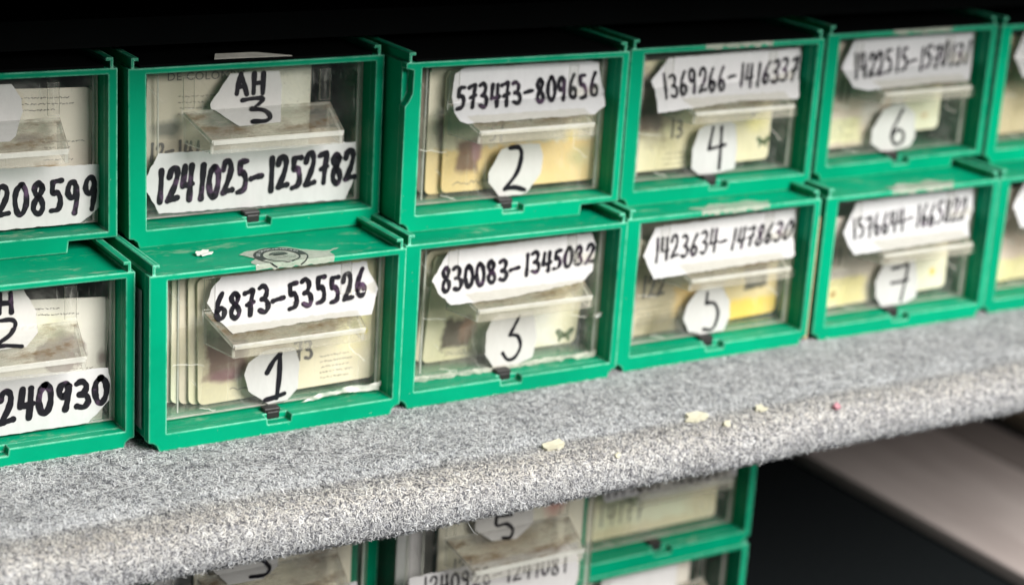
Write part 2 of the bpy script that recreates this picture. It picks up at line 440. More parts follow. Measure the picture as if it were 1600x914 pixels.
def sheet(mb, poly, fn, mat, step=3.0, rag=0.0):
    """a cut piece of paper: polygon cut into a grid so that it can follow folds"""
    bm = bmesh.new()
    if rag:
        q = []
        for i, a in enumerate(poly):
            b = poly[(i + 1) % len(poly)]
            n = max(1, int(math.hypot(b[0] - a[0], b[1] - a[1]) / 2.2))
            for k in range(n):
                t = k / n
                e = rag if k else 0
                q.append((a[0] + (b[0] - a[0]) * t + rnd.uniform(-e, e), a[1] + (b[1] - a[1]) * t + rnd.uniform(-e, e)))
        poly = q
    vs = [bm.verts.new((x, y, 0)) for x, y in poly]
    es = [bm.edges.new((vs[i], vs[(i + 1) % len(vs)])) for i in range(len(vs))]
    bmesh.ops.triangle_fill(bm, edges=es, use_beauty=True)
    xs = [p[0] for p in poly]; ys = [p[1] for p in poly]
    def cut(axis, val):
        co = (val, 0, 0) if axis == 0 else (0, val, 0); no = (1, 0, 0) if axis == 0 else (0, 1, 0)
        bmesh.ops.bisect_plane(bm, geom=list(bm.verts) + list(bm.edges) + list(bm.faces), plane_co=co, plane_no=no)
    x = math.ceil(min(xs) / step) * step
    while x < max(xs): cut(0, x + 0.013); x += step
    if min(ys) < FOLD - .3 and max(ys) > FOLD + .3: cut(1, FOLD)
    y = math.ceil(min(ys) / step) * step
    while y < max(ys): cut(1, y); y += step
    for v in bm.verts:
        lift = 0.10 * noise.noise(Vector((v.co.x * 0.16, v.co.y * 0.16, 3.3)))
        v.co = Vector(fn(v.co.x, v.co.y, max(-0.05, min(0.05, lift))))
    mb.bm(bm, mat)

def letters(mb, txt, size, fn, mat, spacing=1.0):
    """printed type from the built-in font, flattened into the mesh: fn(u, v) -> point in mm"""
    cu = bpy.data.curves.new('type', 'FONT'); cu.body = txt; cu.size = size; cu.space_character = spacing
    cu.resolution_u = 3
    o = bpy.data.objects.new('type', cu); COL.objects.link(o)
    bpy.context.view_layer.update()
    me = bpy.data.meshes.new_from_object(o.evaluated_get(bpy.context.evaluated_depsgraph_get()))
    i = len(mb.v)
    wd = max((v.co.x for v in me.vertices), default=1)
    for v in me.vertices: mb.v.append(tuple(fn(v.co.x, v.co.y, wd)))
    for f in me.polygons: mb.f.append(tuple(i + q for q in f.vertices)); mb.m.append(mat)
    bpy.data.objects.remove(o); bpy.data.curves.remove(cu); bpy.data.meshes.remove(me)

# ------------------------------------------------------------------ the drawer boxes
H = 78.2                      # height of one box, mm; width 120
FOLD = 56.0                   # height at which the finger plate leaves the drawer front
SL, SH = 22.0, 8.0            # the plate's reach forward and its drop
SLEN = math.hypot(SL, SH)
PY = 11.2                     # drawer front, behind the rim

def shell_mesh(recess=False, chip=False):
    mb = MB()
    foot = [(-60, 4.6), (-58, 4.2), (-56.2, 2.8), (-55.2, 0)]
    if recess: foot += [(38, 0), (38.6, 5.2), (60, 5.2)]
    else: foot += [(55.2, 0), (56.2, 2.8), (58, 4.2), (60, 4.6)]
    outer = foot + [(60, H)] + [(-60, H)]
    if chip: outer = foot + [(60, H), (-60, H), (-60, H - 2.6), (-56.2, H - 3.4), (-56.4, H - 14), (-58.2, H - 17.5), (-60, H - 19.6)]
    z0 = 7.8
    inner_n = [(-52, z0), (-5.6, z0), (-5.2, 4.7), (5.8, 4.7), (6.2, z0), (56, z0), (56, 75.7), (-52, 75.7)]
    inner = [(-52, z0), (56, z0), (56, 75.7), (-52, 75.7)]
    mb.ring(outer, inner_n, 0, 5.0)
    back = [(-59.4, 4.6), (-55.2, 4.6), (-55.2, 0.3), (55.2 if not recess else 38, 0.3), (55.2 if not recess else 38, 4.6), (59.4, 4.6), (59.4, H - .2), (-59.4, H - .2)]
    mb.ring(back, inner, 5.0, 150)
    mb.box(-52, 56, 147, 149.5, z0, 75.7)
    for sx in (-1, 1):        # dovetail rails along the top, seen end-on as small hooks
        x = 58.4 * sx
        mb.box(min(x, x - 1.3 * sx), max(x, x - 1.3 * sx), 0.6, 149, H - .2, H + 4.4)
        a, b = x - 1.3 * sx, x - 3.2 * sx
        mb.box(min(a, b), max(a, b), 0.6, 149, H + 3.1, H + 4.4)
    return mb

def drawer_body():
    mb = MB()
    x0, x1, z0, z1 = -51.4, 55.4, 9.2, 73.6
    # front panel: broad faces clear, narrow edges milky as painted-in highlights.  hexa face order: front, back, bottom, right, top, left
    mb.box(x0, x1, PY, PY + 2.2, z0, z1, mats=[0, 3, 2, 2, 2, 2])
    mb.box(x0, x0 + 1.6, PY + 2.2, 138, z0, z1, mats=[2, 2, 1, 1, 2, 1])
    mb.box(x1 - 1.6, x1, PY + 2.2, 138, z0, z1, mats=[2, 2, 1, 1, 2, 1])
    mb.box(x0 + 1.6, x1 - 1.6, PY + 2.2, 138, z0, z0 + 1.6, m=1)
    mb.box(x0 + 1.6, x1 - 1.6, 136, 138, z0 + 1.6, z1, m=1)
    # inner corner fillet bars and the two upright ribs over the plate
    mb.box(x0 + 9.5, x0 + 10.1, PY + 2.2, PY + 3.2, z0 + 1.6, z1 - 1, m=2)
    for a in (-31.2, 33.6):
        mb.box(a, a + 5.0, PY - 0.9, PY, 57.0, 71.0, mats=[0, 0, 2, 2, 2, 2])
    return mb

def handle_mesh():
    mb = MB()
    yb, yf = PY, PY - SL
    zb, zf, zl = FOLD, FOLD - SH, FOLD - SH - 6.2
    T = 1.4
    # sloped plate (front, back, bottom, right, top, left): its broad faces are grimy
    mb.hexa([(-27, yf, zf - T), (35.5, yf, zf - T), (35.5, yf, zf), (-27, yf, zf)],
            [(-31, yb, zb - T), (39, yb, zb - T), (39, yb, zb), (-31, yb, zb)], mats=[2, 2, 0, 2, 0, 2])
    # upright lip
    mb.box(-27, 35.5, yf, yf + 1.5, zl, zf - T, m=1)
    # rounded bead along the lip's top
    mb.box(-26.4, 34.9, yf - 0.5, yf, zf - 2.2, zf - 0.4, m=2)
    # cheeks
    for (fx, bx, s) in ((-27, -31, 1), (35.5, 39, -1)):
        mb.hexa([(fx, yf + 1.5, zl), (fx + s * 1.4, yf + 1.5, zl), (fx + s * 1.4, yf + 1.5, zf - T - .3), (fx, yf + 1.5, zf - T - .3)],
                [(bx, yb, zl), (bx + s * 1.4, yb, zl), (bx + s * 1.4, yb, zb - T - .3), (bx, yb, zb - T - .3)], mats=[2, 2, 2, 1, 2, 1])
    return mb

def catch_mesh():
    mb = MB()
    mb.box(-4.4, 3.4, 5.6, 10.4, 4.9, 9.8)
    mb.box(-3.6, 2.6, 4.6, 5.6, 5.0, 8.6)
    mb.box(-2.2, 0.6, 10.4, PY, 7.9, 9.4)
    return mb

def bevelled(mb, name, mats, parent, wdt):
    o = mb.build(name, mats, parent)
    b = bmesh.new(); b.from_mesh(o.data)
    bmesh.ops.bevel(b, geom=list(b.edges), offset=wdt * 0.001, segments=2, affect='EDGES', profile=0.5)
    b.to_mesh(o.data); b.free()
    return o

MESH = {}
def cached(key, make):
    if key not in MESH: MESH[key] = make()
    return MESH[key]
def linkdata(key, name, mesh_maker, mats, parent, bev=None):
    if key not in MESH:
        o = bevelled(mesh_maker(), name, mats, parent, bev) if bev else mesh_maker().build(name, mats, parent)
        MESH[key] = o.data
        return o
    o = bpy.data.objects.new(name, MESH[key]); COL.objects.link(o); o.parent = parent
    return o

def panel_fn(x, z, lift=0.0):
    return (x, PY - 0.30 - lift, z)
def fold_fn(x, wv, lift=0.0):
    """sheet stuck to the drawer front above the plate and bent forward onto the plate below it"""
    if wv >= 0: return (x, PY - 0.30 - lift, FOLD + wv)
    t = -wv / SLEN; l = lift + 0.22
    return (x, PY - 0.30 - SL * t - l * SH / SLEN, FOLD + 0.1 - SH * t + l * SL / SLEN)

def fold_map(kx, kz):
    """lays a flat cut-out, given as it would lie on the drawer front, over the bend onto the plate"""
    def fn(x, z, lift=0.0):
        if z >= FOLD: return fold_fn(x, z - FOLD, lift)
        t = (FOLD - z) / (SH + SL * kz)
        return fold_fn(x - SL * t * kx, -SLEN * t, lift)
    return fn

# measured off the photograph, in mm on each drawer front
B = {
 'U0': dict(pos=(.0049, .0382, .0782), yaw=.0009, roll=-.0043, k=(.284, .254), text='1208599', style='low', recess=True,
    num=[(-19, 71.6), (18.6, 71.3), (22.7, 64.9), (23.2, 59.6), (19.9, 49.1), (17.2, 46.9), (-14, 46.5)], ah='1',
    ahq=[(-6.5, 62.3), (-6.6, 71.0), (8.6, 61.8), (8.6, 70.6)],
    rng=[(-49, 37.8), (56.2, 34.6), (55.9, 15.6), (47.7, 9.6), (12.8, 9.4), (-45, 11)], txt=[(5, 15.4), (5, 28), (55.0, 14.6), (55.0, 29.1)], cutleft=True),
 'U1': dict(pos=(.1289, .0348, .0782), yaw=-.0001, roll=.0051, k=(.453, .255), text='1241025-1252782', style='low',
    num=[(-9.4, 71.5), (13.6, 71.5), (15.2, 64.4), (14.7, 47.9), (-4.7, 47.4), (-18.4, 56.4), (-18.8, 58.4)], ah='3',
    ahq=[(-6.7, 62.2), (-6.8, 71.1), (7.1, 61.8), (7.0, 70.8)], big=('3s', [(-4.5, 48.9), (-3.7, 60.0), (9.8, 48.2), (9.2, 59.4)]),
    rng=[(-42.5, 38.3), (52.6, 36.4), (53.2, 20.9), (48.0, 9.6), (-42.1, 11.3), (-49.6, 25.7)], txt=[(-44.2, 16.6), (-43.6, 31.0), (52.6, 18.4), (52.1, 32.9)]),
 'U2': dict(pos=(.2496, .0163, .0782), yaw=.0045, roll=-.0023, k=(.631, .262), text='573473-809656', style='high', recess=True, chip=True,
    rng=[(-23.9, 72.2), (45.4, 72.3), (50.0, 71.3), (52.1, 62.6), (54.6, 57.7), (54.9, 49.5), (49.1, 45.9), (-20.3, 45.7), (-24.2, 47.1), (-27.6, 51.2), (-29.7, 59.1), (-28.7, 69.5)],
    txt=[(-27.0, 52.6), (-27.6, 63.6), (51.3, 54.4), (49.3, 66.4)],
    num=[(-1.4, 32.5), (6.4, 34.5), (19.7, 34.0), (22.1, 27.9), (21.5, 19.2), (14.2, 10.4), (10.9, 9.6), (-1.0, 9.8), (-7.4, 16.9), (-7.8, 21.5)],
    big=('2s', [(1.4, 12.7), (-0.2, 33.8), (13.0, 11.8), (11.3, 33.0)]), tape=True),
 'U3': dict(pos=(.3733, .0206, .0782), yaw=.0049, roll=.0012, k=(.797, .260), text='1369266-1416337', style='high',
    rng=[(-29.1, 70.6), (53.2, 72.0), (54.9, 68.0), (54.6, 58.8), (55.1, 54.8), (55.2, 46.0), (54.2, 44.7), (19.5, 46.1), (-32.0, 42.9), (-35.6, 53.7), (-39.0, 59.6)],
    txt=[(-30.5, 50.2), (-34.0, 62.6), (52.2, 54.5), (53.6, 66.5)],
    num=[(-6.9, 32.7), (-3, 35), (13, 36), (16.6, 34.0), (18.7, 22.1), (18.4, 11.1), (7.9, 9.6), (-4.1, 9.6), (-9.3, 13.3), (-9.8, 23.2)],
    big=('4s', [(1.8, 12.4), (-0.7, 33.9), (12.2, 11.6), (9.7, 33.2)]), film=True),
 'U4': dict(pos=(.5054, .0312, .0782), yaw=-.0051, roll=.0079, k=(.964, .257), text='1422515-1570131', style='high', recess=True,
    rng=[(-32.1, 72.3), (53.3, 72.8), (54.8, 55.0), (53.6, 45.1), (29.0, 45.4), (-17.7, 44.0), (-28.3, 46.1), (-39.4, 57.5)],
    txt=[(-29.7, 50.6), (-33.1, 63.9), (50.8, 55.4), (52.6, 67.6)],
    num=[(-5.7, 33.1), (2, 35.2), (9.4, 35), (17.0, 29.2), (19.1, 16.0), (16.3, 11), (3.7, 9.3), (-4.4, 9.6), (-12.7, 14.9), (-13.0, 22.0)],
    big=('6s', [(1.6, 13.3), (-1.7, 32.7), (11.7, 12.5), (8.3, 32.0)]), film=True),
 'U5': dict(pos=(.6285, .0305, .0782), yaw=-.004, roll=.004, k=(1.13, .257), text='1', style='high',
    rng=[(-30, 72.3), (50, 72), (52, 46), (-26, 45), (-36, 57.5)], txt=[(-26, 51), (-28.5, 66), (-23, 51), (-25.5, 66)],
    num=[(-6, 39), (16, 39), (18, 22), (10, 10), (-4, 10), (-10, 20)]),
 'L0': dict(pos=(.0, .005, .0), yaw=.0, roll=-.0061, k=(.291, .376), text='1240930', style='low',
    num=[(-18, 73.0), (16.5, 71.8), (21.6, 62.3), (22.1, 52.4), (17.0, 46.7), (-6, 47.1), (-15, 50)], ah='2',
    ahq=[(-2.6, 63.2), (-2.4, 71.5), (12.8, 62.7), (12.9, 71.0)], big=('2s', [(2.2, 47.6), (3.6, 60.3), (15.2, 46.9), (14.5, 59.6)]),
    rng=[(-51, 37.6), (52.3, 33.3), (53.5, 25.9), (52.9, 18.7), (43.5, 9.6), (5.9, 9.4), (-50, 10)], txt=[(-1.0, 14.6), (-1.0, 29.2), (52.3, 18.2), (52.3, 28.9)], cutleft=True),
 'L1': dict(pos=(.1225, -.0048, .0), yaw=.0069, roll=-.002, k=(.469, .381), text='6873-535526', style='high',
    rng=[(-23.3, 71.0), (46.1, 70.6), (47.0, 66.6), (52.4, 57.2), (48.6, 45.1), (28.7, 45.7), (-17.2, 44.3), (-24.1, 51.0), (-29.8, 60.0), (-28.0, 65.8)],
    txt=[(-25.6, 51.0), (-26.4, 63.0), (46.6, 53.5), (45.4, 66.8)],
    num=[(-3.2, 34.6), (2, 35.4), (12.2, 34.6), (14.5, 27.5), (14.0, 15.0), (9.0, 10.2), (-0.1, 9.6), (-9.8, 17.2), (-11.9, 24.9), (-10.1, 30.2)],
    big=('1s', [(-1.9, 11.9), (-2.4, 33.2), (7.6, 10.6), (7.0, 32.3)]), tape=True, seal=True, side=True),
 'L2': dict(pos=(.2431, -.0019, .0), yaw=-.0004, roll=-.0038, k=(.638, .379), text='830083-1345082', style='high',
    rng=[(-31.1, 69.8), (46.9, 71.4), (50.1, 65.0), (48.8, 51.6), (42.8, 46.6), (-1.7, 43.1), (-27.7, 43.3), (-35.2, 49.6), (-39.4, 56.3)],
    txt=[(-33.4, 49.4), (-35.2, 61.7), (48.9, 56.8), (49.4, 65.8)],
    num=[(-5.8, 33.6), (-2, 36), (17.0, 35.6), (20.2, 22.0), (18.2, 12.0), (10.9, 9.8), (-3.5, 9.8), (-8.4, 16.6), (-8.5, 27.8)],
    big=('3t', [(1.1, 13.1), (-0.3, 32.9), (11.5, 11.7), (10.0, 31.7)]), tape=True, torn=True),
 'L3': dict(pos=(.3652, .0009, .0), yaw=-.0033, roll=.0007, k=(.808, .378), text='1423634-1478630', style='high',
    rng=[(-34.9, 69.1), (52.5, 71.2), (53.5, 63.7), (52.7, 56.6), (54.9, 45.9), (53.6, 44.4), (3.7, 43.1), (-32.2, 42.1), (-40.9, 54.8)],
    txt=[(-34.4, 51.0), (-36.0, 63.6), (50.1, 54.2), (52.6, 64.4)],
    num=[(-6.2, 32.4), (1, 35), (9.2, 34.6), (15.8, 25.6), (16.8, 17.0), (13.6, 9.6), (-0.6, 9.4), (-8.9, 11.8), (-13.0, 19.4), (-11.2, 26.4)],
    big=('5s', [(0.6, 11.2), (-1.7, 31.8), (10.0, 10.0), (7.6, 30.8)]), film=True),
 'L4': dict(pos=(.4904, .0008, .0), yaw=-.019, roll=.0069, k=(.985, .378), text='1576644-1665822', style='high',
    rng=[(-30.0, 70.5), (51.8, 71.8), (54.1, 58.6), (51.3, 51.5), (53.6, 43.1), (29.2, 41.9), (-25.8, 41.2), (-31.0, 46.2), (-36.9, 54.6)],
    txt=[(-30.0, 50.0), (-33.6, 61.7), (47.9, 53.4), (48.6, 66.6)],
    num=[(-6.5, 33.4), (-2, 36), (15.8, 35.4), (20.0, 21.2), (19.8, 12.4), (12.8, 9.8), (-4.2, 9.6), (-9.3, 15.9), (-10.6, 24.6)],
    big=('7s', [(2.4, 12.6), (-0.8, 33.3), (14.5, 11.2), (11.3, 32.0)]), film=True),
 'L5': dict(pos=(.6135, .0012, .0), yaw=-.02, roll=.005, k=(1.16, .378), text='1', style='high',
    rng=[(-30, 71), (50, 72), (52, 46), (-26, 44), (-36, 57.5)], txt=[(-26, 51), (-28.5, 64), (-23, 51), (-25.5, 64)],
    num=[(-6, 39), (16, 39), (18, 22), (10, 10), (-4, 10), (-10, 20)]),
 # boxes on the shelf below; two of them with the drawer pulled forward
 'A0': dict(pos=(.125, .035, -.130), yaw=.0, roll=.0, k=(.45, .55), text='', style='low', pull=30,
    num=[(-22, 71.5), (9, 70.8), (8.5, 54), (1, 49), (-16, 49.5), (-24, 59)], big=('3s', [(-12, 51.5), (-12.5, 71), (4.5, 49.8), (4.0, 68)]),
    rng=[(-46, 38.5), (50, 38), (51, 14), (44, 10), (-44, 10)], txt=None),
 'A1': dict(pos=(.248, .035, -.130), yaw=.0, roll=.0, k=(.61, .55), text='1240928-1241081', style='low', pull=40,
    num=[(-14, 71.5), (18, 71.5), (18.6, 55.3), (9.1, 48.5), (-5.3, 50.0), (-15, 58)], big=('5t', [(-4.0, 50.9), (-4.7, 64.3), (7.0, 48.9), (6.0, 62.3)]),
    rng=[(-50, 39.4), (45.7, 40), (47, 36.0), (48, 21.5), (46, 10.8), (-50.3, 10.4)], txt=[(-43, 28.9), (-43.5, 38.0), (40.8, 24.2), (40.0, 33.8)]),
 'A2': dict(pos=(.371, .035, -.130), yaw=.0, roll=.0, k=(.78, .55), text='1177031-1208601', style='high',
    rng=[(-30, 66), (52, 67), (54, 37), (42.6, 36.6), (-31.9, 36.6), (-38, 50)], txt=[(-32.3, 38.6), (-33.0, 47.4), (47.0, 38.2), (46.0, 46.6)],
    num=None),
 'B1': dict(pos=(.248, .035, -.2084), yaw=.0, roll=.0, k=(.61, .65), text='', style='high', rng=[(-30, 70), (52, 71), (54, 45), (-38, 45)], txt=None, num=[(-6, 34), (14, 34), (10, 11), (-4, 11)]),
 'B2': dict(pos=(.371, .035, -.2084), yaw=.0, roll=.0, k=(.78, .65), text='', style='high', rng=[(-30, 70), (20, 71), (20, 45), (-38, 45)], txt=None, num=[(-6, 34), (14, 34), (10, 11), (-4, 11)]),
}
LABELS = {
 'U0': 'green drawer box at left end of upper row, white label ending 208599',
 'U1': 'green drawer box holding the folded AH 3 tag and label 1241025-1252782',
 'U2': 'green drawer box with chipped corner post, labels 573473-809656 and 2',
 'U3': 'green drawer box of the upper row labelled 1369266-1416337 and number 4',
 'U4': 'blurred green drawer box of the upper row with round number 6 sticker',
 'U5': 'green drawer box cut off at right end of upper row',
 'L0': 'green drawer box at left end of lower row, label ending 1240930',
 'L1': 'green drawer box with number 1 sticker and round seal on top',
 'L2': 'green drawer box labelled 830083-1345082 with torn white tape along its front',
 'L3': 'green drawer box labelled 1423634-1478630 and number 5, standing on the felt',
 'L4': 'blurred green drawer box on the felt with number 7 sticker',
 'L5': 'green drawer box cut off at right end of lower row',
 'A0': 'green drawer box under the felt shelf, leftmost there, drawer pulled out',
 'A1': 'drawer box under the shelf, drawer pulled out, number 5 and label ending 1241081',
 'A2': 'green drawer box under the shelf, rightmost in its row beside the dark gap',
 'B1': 'green drawer box beneath the pulled-out drawer marked 5, barely in view',
 'B2': 'lowest green drawer box in view, underneath the rightmost one below the shelf',
}
GROUP = {'U': 'green drawer boxes stacked on the felt shelf', 'L': 'green drawer boxes stacked on the felt shelf',
         'A': 'green drawer boxes on the shelf below', 'B': 'green drawer boxes on the shelf below'}
MATX = {}

def make_box(key, d):
    root = empty('drawer_box', d['pos'], (0, -d['roll'], d['yaw']), LABELS[key], 'drawer box', GROUP[key[0]])
    rc, ch = d.get('recess', False), d.get('chip', False)
    sh = linkdata(('shell', rc, ch), 'shell', lambda: shell_mesh(rc, ch), [MG], root)
    pull = d.get('pull', 0)
    dr = linkdata('drawer', 'drawer', drawer_body, [M_PANEL, M_SIDE, M_EDGE, M_BACK], root)
    dr.location = (0, -pull * 0.001, 0)
    linkdata('handle', 'handle', handle_mesh, [M_PLATE, M_LIP, M_EDGE], dr)
    if key[0] != 'B': linkdata('catch', 'catch', catch_mesh, [M_BLACK], dr, 0.6)
    kx, kz = d['k']
    big_w = 2.3 if key in ('L1', 'U2') else 1.8
    # range label
    mb = MB()
    if d['style'] == 'low':
        fn = panel_fn; poly = d['rng']; quad = d['txt']
    else:
        fn = fold_map(kx, kz); quad = d['txt']; zmin = FOLD - 0.98 * (SH + SL * kz); poly = [(x, max(z, zmin)) for x, z in d['rng']]
    sheet(mb, poly, fn, 0, rag=0.25)
    if quad:
        wr = Writer(mb, fn, 1)
        hgt = math.hypot(quad[0][0] - quad[1][0], quad[0][1] - quad[1][1])
        wr.text(d['text'], quad, hgt * (0.165 if key == 'L2' else 0.185 if key in ('L1', 'U2', 'U1', 'L0', 'U0', 'L2') else 0.128))
    ob = mb.build('range_label', [M_PAPER, M_INK], dr, fix=False)
    if d['text'] and len(d['text']) > 6: ob['label'] = 'white paper strip handwritten ' + d['text']
    # number label
    mb = MB()
    if d['num'] is None: d['num'] = []
    if d['style'] == 'low':
        fn = fold_map(kx, kz); cv = lambda q: q
    else:
        fn = panel_fn; cv = lambda q: q
    if d['num']: sheet(mb, cv(d['num']), fn, 0, rag=0.15)
    wr = Writer(mb, fn, 1)
    if d.get('ahq'): wr.text('AH', cv(d['ahq']), 2.3 if key == 'U1' else 2.1, 0.02)
    if d.get('big'): wr.figure(d['big'][0], cv(d['big'][1]), 2.0 if key == 'U1' else big_w)
    if d['num']: mb.build('number_label', [M_PAPER2, M_INK2 if key not in ('L0', 'U0') else M_INK], dr, fix=False)
    if d['style'] == 'high' and key[0] != 'B':
        jx, jz = rnd.uniform(-2.5, 2.5), rnd.uniform(-2.5, 2.5)
        mb = MB()
        tf = lambda x, z, l=0: (x, PY - 0.75 - 0.3 * noise.noise(Vector((x * .2, z * .2, 1))), z)
        sheet(mb, [(-44 + jx, 52 + jz), (-31.5, 52), (-31.5, 36.0), (-36, 34.2 + jz), (-44.5 + jx, 36.5 + jz)], tf, 0, 2.0, 0.5)
        sheet(mb, [(38, 60 + jz), (52 + jx * .6, 61), (53 + jx * .5, 30 + jz), (46, 26 + jz), (39, 31)], tf, 0, 2.0, 0.5)
        sheet(mb, [(-30 + jx, 30), (-14, 33), (-13, 12 + abs(jz)), (-24 + jx, 10.5), (-33, 13)], tf, 0, 2.0, 0.5)
        # loose tape pulled over the plate's front
        def over(x, v, l=0):
            p = fold_fn(x, v, 0.5 + 0.4 * noise.noise(Vector((x * .25, v * .25, 5)))); return p
        sheet(mb, [(-28, -12), (36, -12), (36, -22.3), (-26, -22.3)], over, 0, 2.0, 0.4)
        lipf = lambda x, z, l=0: (x, PY - SL - 0.85 - 0.25 * noise.noise(Vector((x * .25, z * .3, 2))), z)
        sheet(mb, [(-26.5, 47.2), (36.5, 47.2), (37, 42.6), (6, 41.9), (-27, 42.2)], lipf, 0, 2.0, 0.5)
        for a, b in (((-44 + jx, 36.5 + jz), (-31, 34.6 + jz)), ((38.5, 31), (47, 26.3 + jz)), ((-33, 13), (-24 + jx, 10.8)), ((39, 60.5 + jz), (38.6, 31.5))):
            wr = Writer(mb, lambda x, z, l: tf(x, z) if False else (x, tf(x, z)[1] - 0.15, z), 1)
            wr.stroke([(a[0] + (b[0] - a[0]) * q / 5 + rnd.uniform(-.3, .3), a[1] + (b[1] - a[1]) * q / 5 + rnd.uniform(-.4, .4)) for q in range(6)], 0.32)
        mb.build('tape', [M_TAPE, M_TAPEW], dr, smooth=True, fix=False)
    if key == 'L1':            # crumpled end of tape at the bottom right
        mb = MB()
        cf = lambda x, z, l=0: (x, PY - 2.2 - 1.6 * noise.noise(Vector((x * .22, z * .45, 4))), z)
        sheet(mb, [(12, 8.3), (26, 9.6), (40, 10.5), (54, 9.2), (55, 13.5), (50, 12.6), (38, 13.0), (26, 11.6)], cf, 0, 1.5, 0.5)
        mb.build('crumpled_tape', [M_TAPEW], dr, smooth=True, fix=False)
    if d.get('torn'):
        mb = MB()
        cf = lambda x, z, l=0: (x, PY - 1.2 - 0.6 * noise.noise(Vector((x * .2, z * .5, 9))), z)
        sheet(mb, [(-50, 8.2), (-30, 8.1), (0, 8.2), (30, 8.4), (54, 8.2), (55, 11.0), (44, 10.6), (24, 11.4), (8, 10.2), (-12, 10.4), (-34, 10.0), (-50, 11.5)], cf, 0, 1.6, 0.7)
        mb.build('torn_tape', [M_TORN], dr, smooth=True, fix=False)
    if d.get('film'):          # remains of a peeled seal on the top edge
        mb = MB()
        tf = lambda x, y, l=0: (x, max(y, -0.25), H + 0.25 if y > -0.2 else H + 0.25 + (y + .2))
        r2 = random.Random(hash(key) % 99 if False else len(d['text']) + ord(key[1]))
        top = [(-16, -2.2), (26, -2.2), (27, 2), (34 + r2.uniform(-3, 3), 6), (24, 6), (20, 10 + r2.uniform(-2, 3)), (8, 8), (-4, 11), (-10, 6), (-18 + r2.uniform(-3, 3), 7), (-15, 2)]
        sheet(mb, top, tf, 0, 1.9, 0.9)
        mb.build('seal_film', [M_SEAL], sh, fix=False)
    if d.get('seal'):
        mb = MB()
        def tf(x, y, l=0):
            if y >= 0: return (x, y, H + 0.25 + l)
            return (x, -0.25 - l, H + 0.25 + y)
        sheet(mb, [(-12.5, -2.6), (24, -2.6), (25, 6), (32, 10.5), (24, 9), (16, 13.5), (11, 19.5), (3, 20.5), (-8, 19.2), (-13.5, 15.5), (-9, 8), (-13.5, 3)], tf, 0, 1.9, 0.6)
        cx, cy, ro, ri = 2.8, 8.0, 11.8, 7.7
        def arc(r0, r1, a0, a1, m, lift, n=40):
            for i in range(n):
                a, b = a0 + (a1 - a0) * i / n, a0 + (a1 - a0) * (i + 1) / n
                P = [(cx + r * math.cos(t), cy + r * math.sin(t)) for r, t in ((r0, a), (r1, a), (r1, b), (r0, b))]
                if min(p[1] for p in P) > -2.5: mb.face([tf(*p, lift) for p in P], m)
        D = math.pi / 180
        arc(ri, ro, -8 * D, 200 * D, 1, 0.12, 60)
        arc(ri, ri + 0.7, 200 * D, 352 * D, 1, 0.12); arc(ro - .6, ro, 200 * D, 352 * D, 1, 0.12)
        def bend(u, v, wd):
            a = (168 - 150 * u / wd) * D; r = ri + 1.35 + v
            return tf(cx + r * math.cos(a), cy + r * math.sin(a), 0.2)
        letters(mb, 'DE SEGURIDAD', 2.1, bend, 2, 1.1)
        # the worn shield-like device in the middle and a line of tiny print below it
        wr = Writer(mb, tf, 1); wr.k = 3
        for st in ([(-.4, 11.6), (2, 12.8), (5, 12.4), (6.4, 11.2)], [(-1.2, 10.4), (2, 11.2), (6.6, 10.2)], [(0, 9.2), (3, 8.8), (6, 9.0)], [(1, 10.2), (3, 9.8), (5, 10.0)]):
            wr.stroke(st, 0.8)
        for yy in (6.2, 4.6):
            for i in range(12):
                x = -3.4 + i * 1.05
                wr.stroke([(x, yy), (x + .3, yy + .15), (x + rnd.uniform(.4, .7), yy)], 0.32)
        mb.build('seal', [M_SEAL, M_SEALINK, M_SILVER], sh, fix=False)['label'] = 'silvery seal with round black stamp folded over the rim'
    if d.get('side'):
        mb = MB()
        X = -60.15
        mb.face([(X, 8, 8), (X, 26, 8), (X, 26, 70), (X, 8, 70)], 0)
        letters(mb, 'MU067700 3 1', 5.4, lambda u, v, wd: (X - 0.15, 19.5 - v, 15 + u), 1, 1.5)
        mb.build('side_sticker', [M_STICK, M_SEALINK], sh, fix=False)
    return root

for key, d in B.items(): make_box(key, d)

# ------------------------------------------------------------------ cards standing in the drawers
def rounded(w_, h_, r, n=5):
    out = []
    for cx, cz, a0 in ((r, r, 180), (w_ - r, r, 270), (w_ - r, h_ - r, 0), (r, h_ - r, 90)):
        for i in range(n + 1):
            a = math.radians(a0 + 90 * i / n); out.append((cx + r * math.cos(a), cz + r * math.sin(a)))
    return out

def card(key, y, x, z, tilt, w_, h_, mat, label, name='identity_card', cat='card', r=3.0, extra=None, lean=0.0):
    d = B[key]
    o = MB()
    P = rounded(w_, h_, r); n = len(P)
    o.face([(a, 0, b) for a, b in P], 0); o.face([(a, 0.8, b) for a, b in reversed(P)], 0)
    for i in range(n):
        a, b = P[i], P[(i + 1) % n]
        o.face([(a[0], 0, a[1]), (a[0], 0.8, a[1]), (b[0], 0.8, b[1]), (b[0], 0, b[1])], 0)
    mats = [mat]
    if extra: extra(o); mats += [M_FADED, M_INK2, M_BFLY]
    ob = o.build(name, mats, None, fix=False)
    base = Matrix.Translation(d['pos']) @ Matrix.Rotation(d['yaw'], 4, 'Z') @ Matrix.Rotation(-d['roll'], 4, 'Y')
    ob.matrix_world = base @ Matrix.Translation((x * .001, (y - d.get('pull', 0)) * .001, z * .001)) @ Matrix.Rotation(math.radians(-tilt), 4, 'Y') @ Matrix.Rotation(math.radians(-lean), 4, 'X')
    tag(ob, label, cat, 'cards standing in the clear drawers')
    return ob

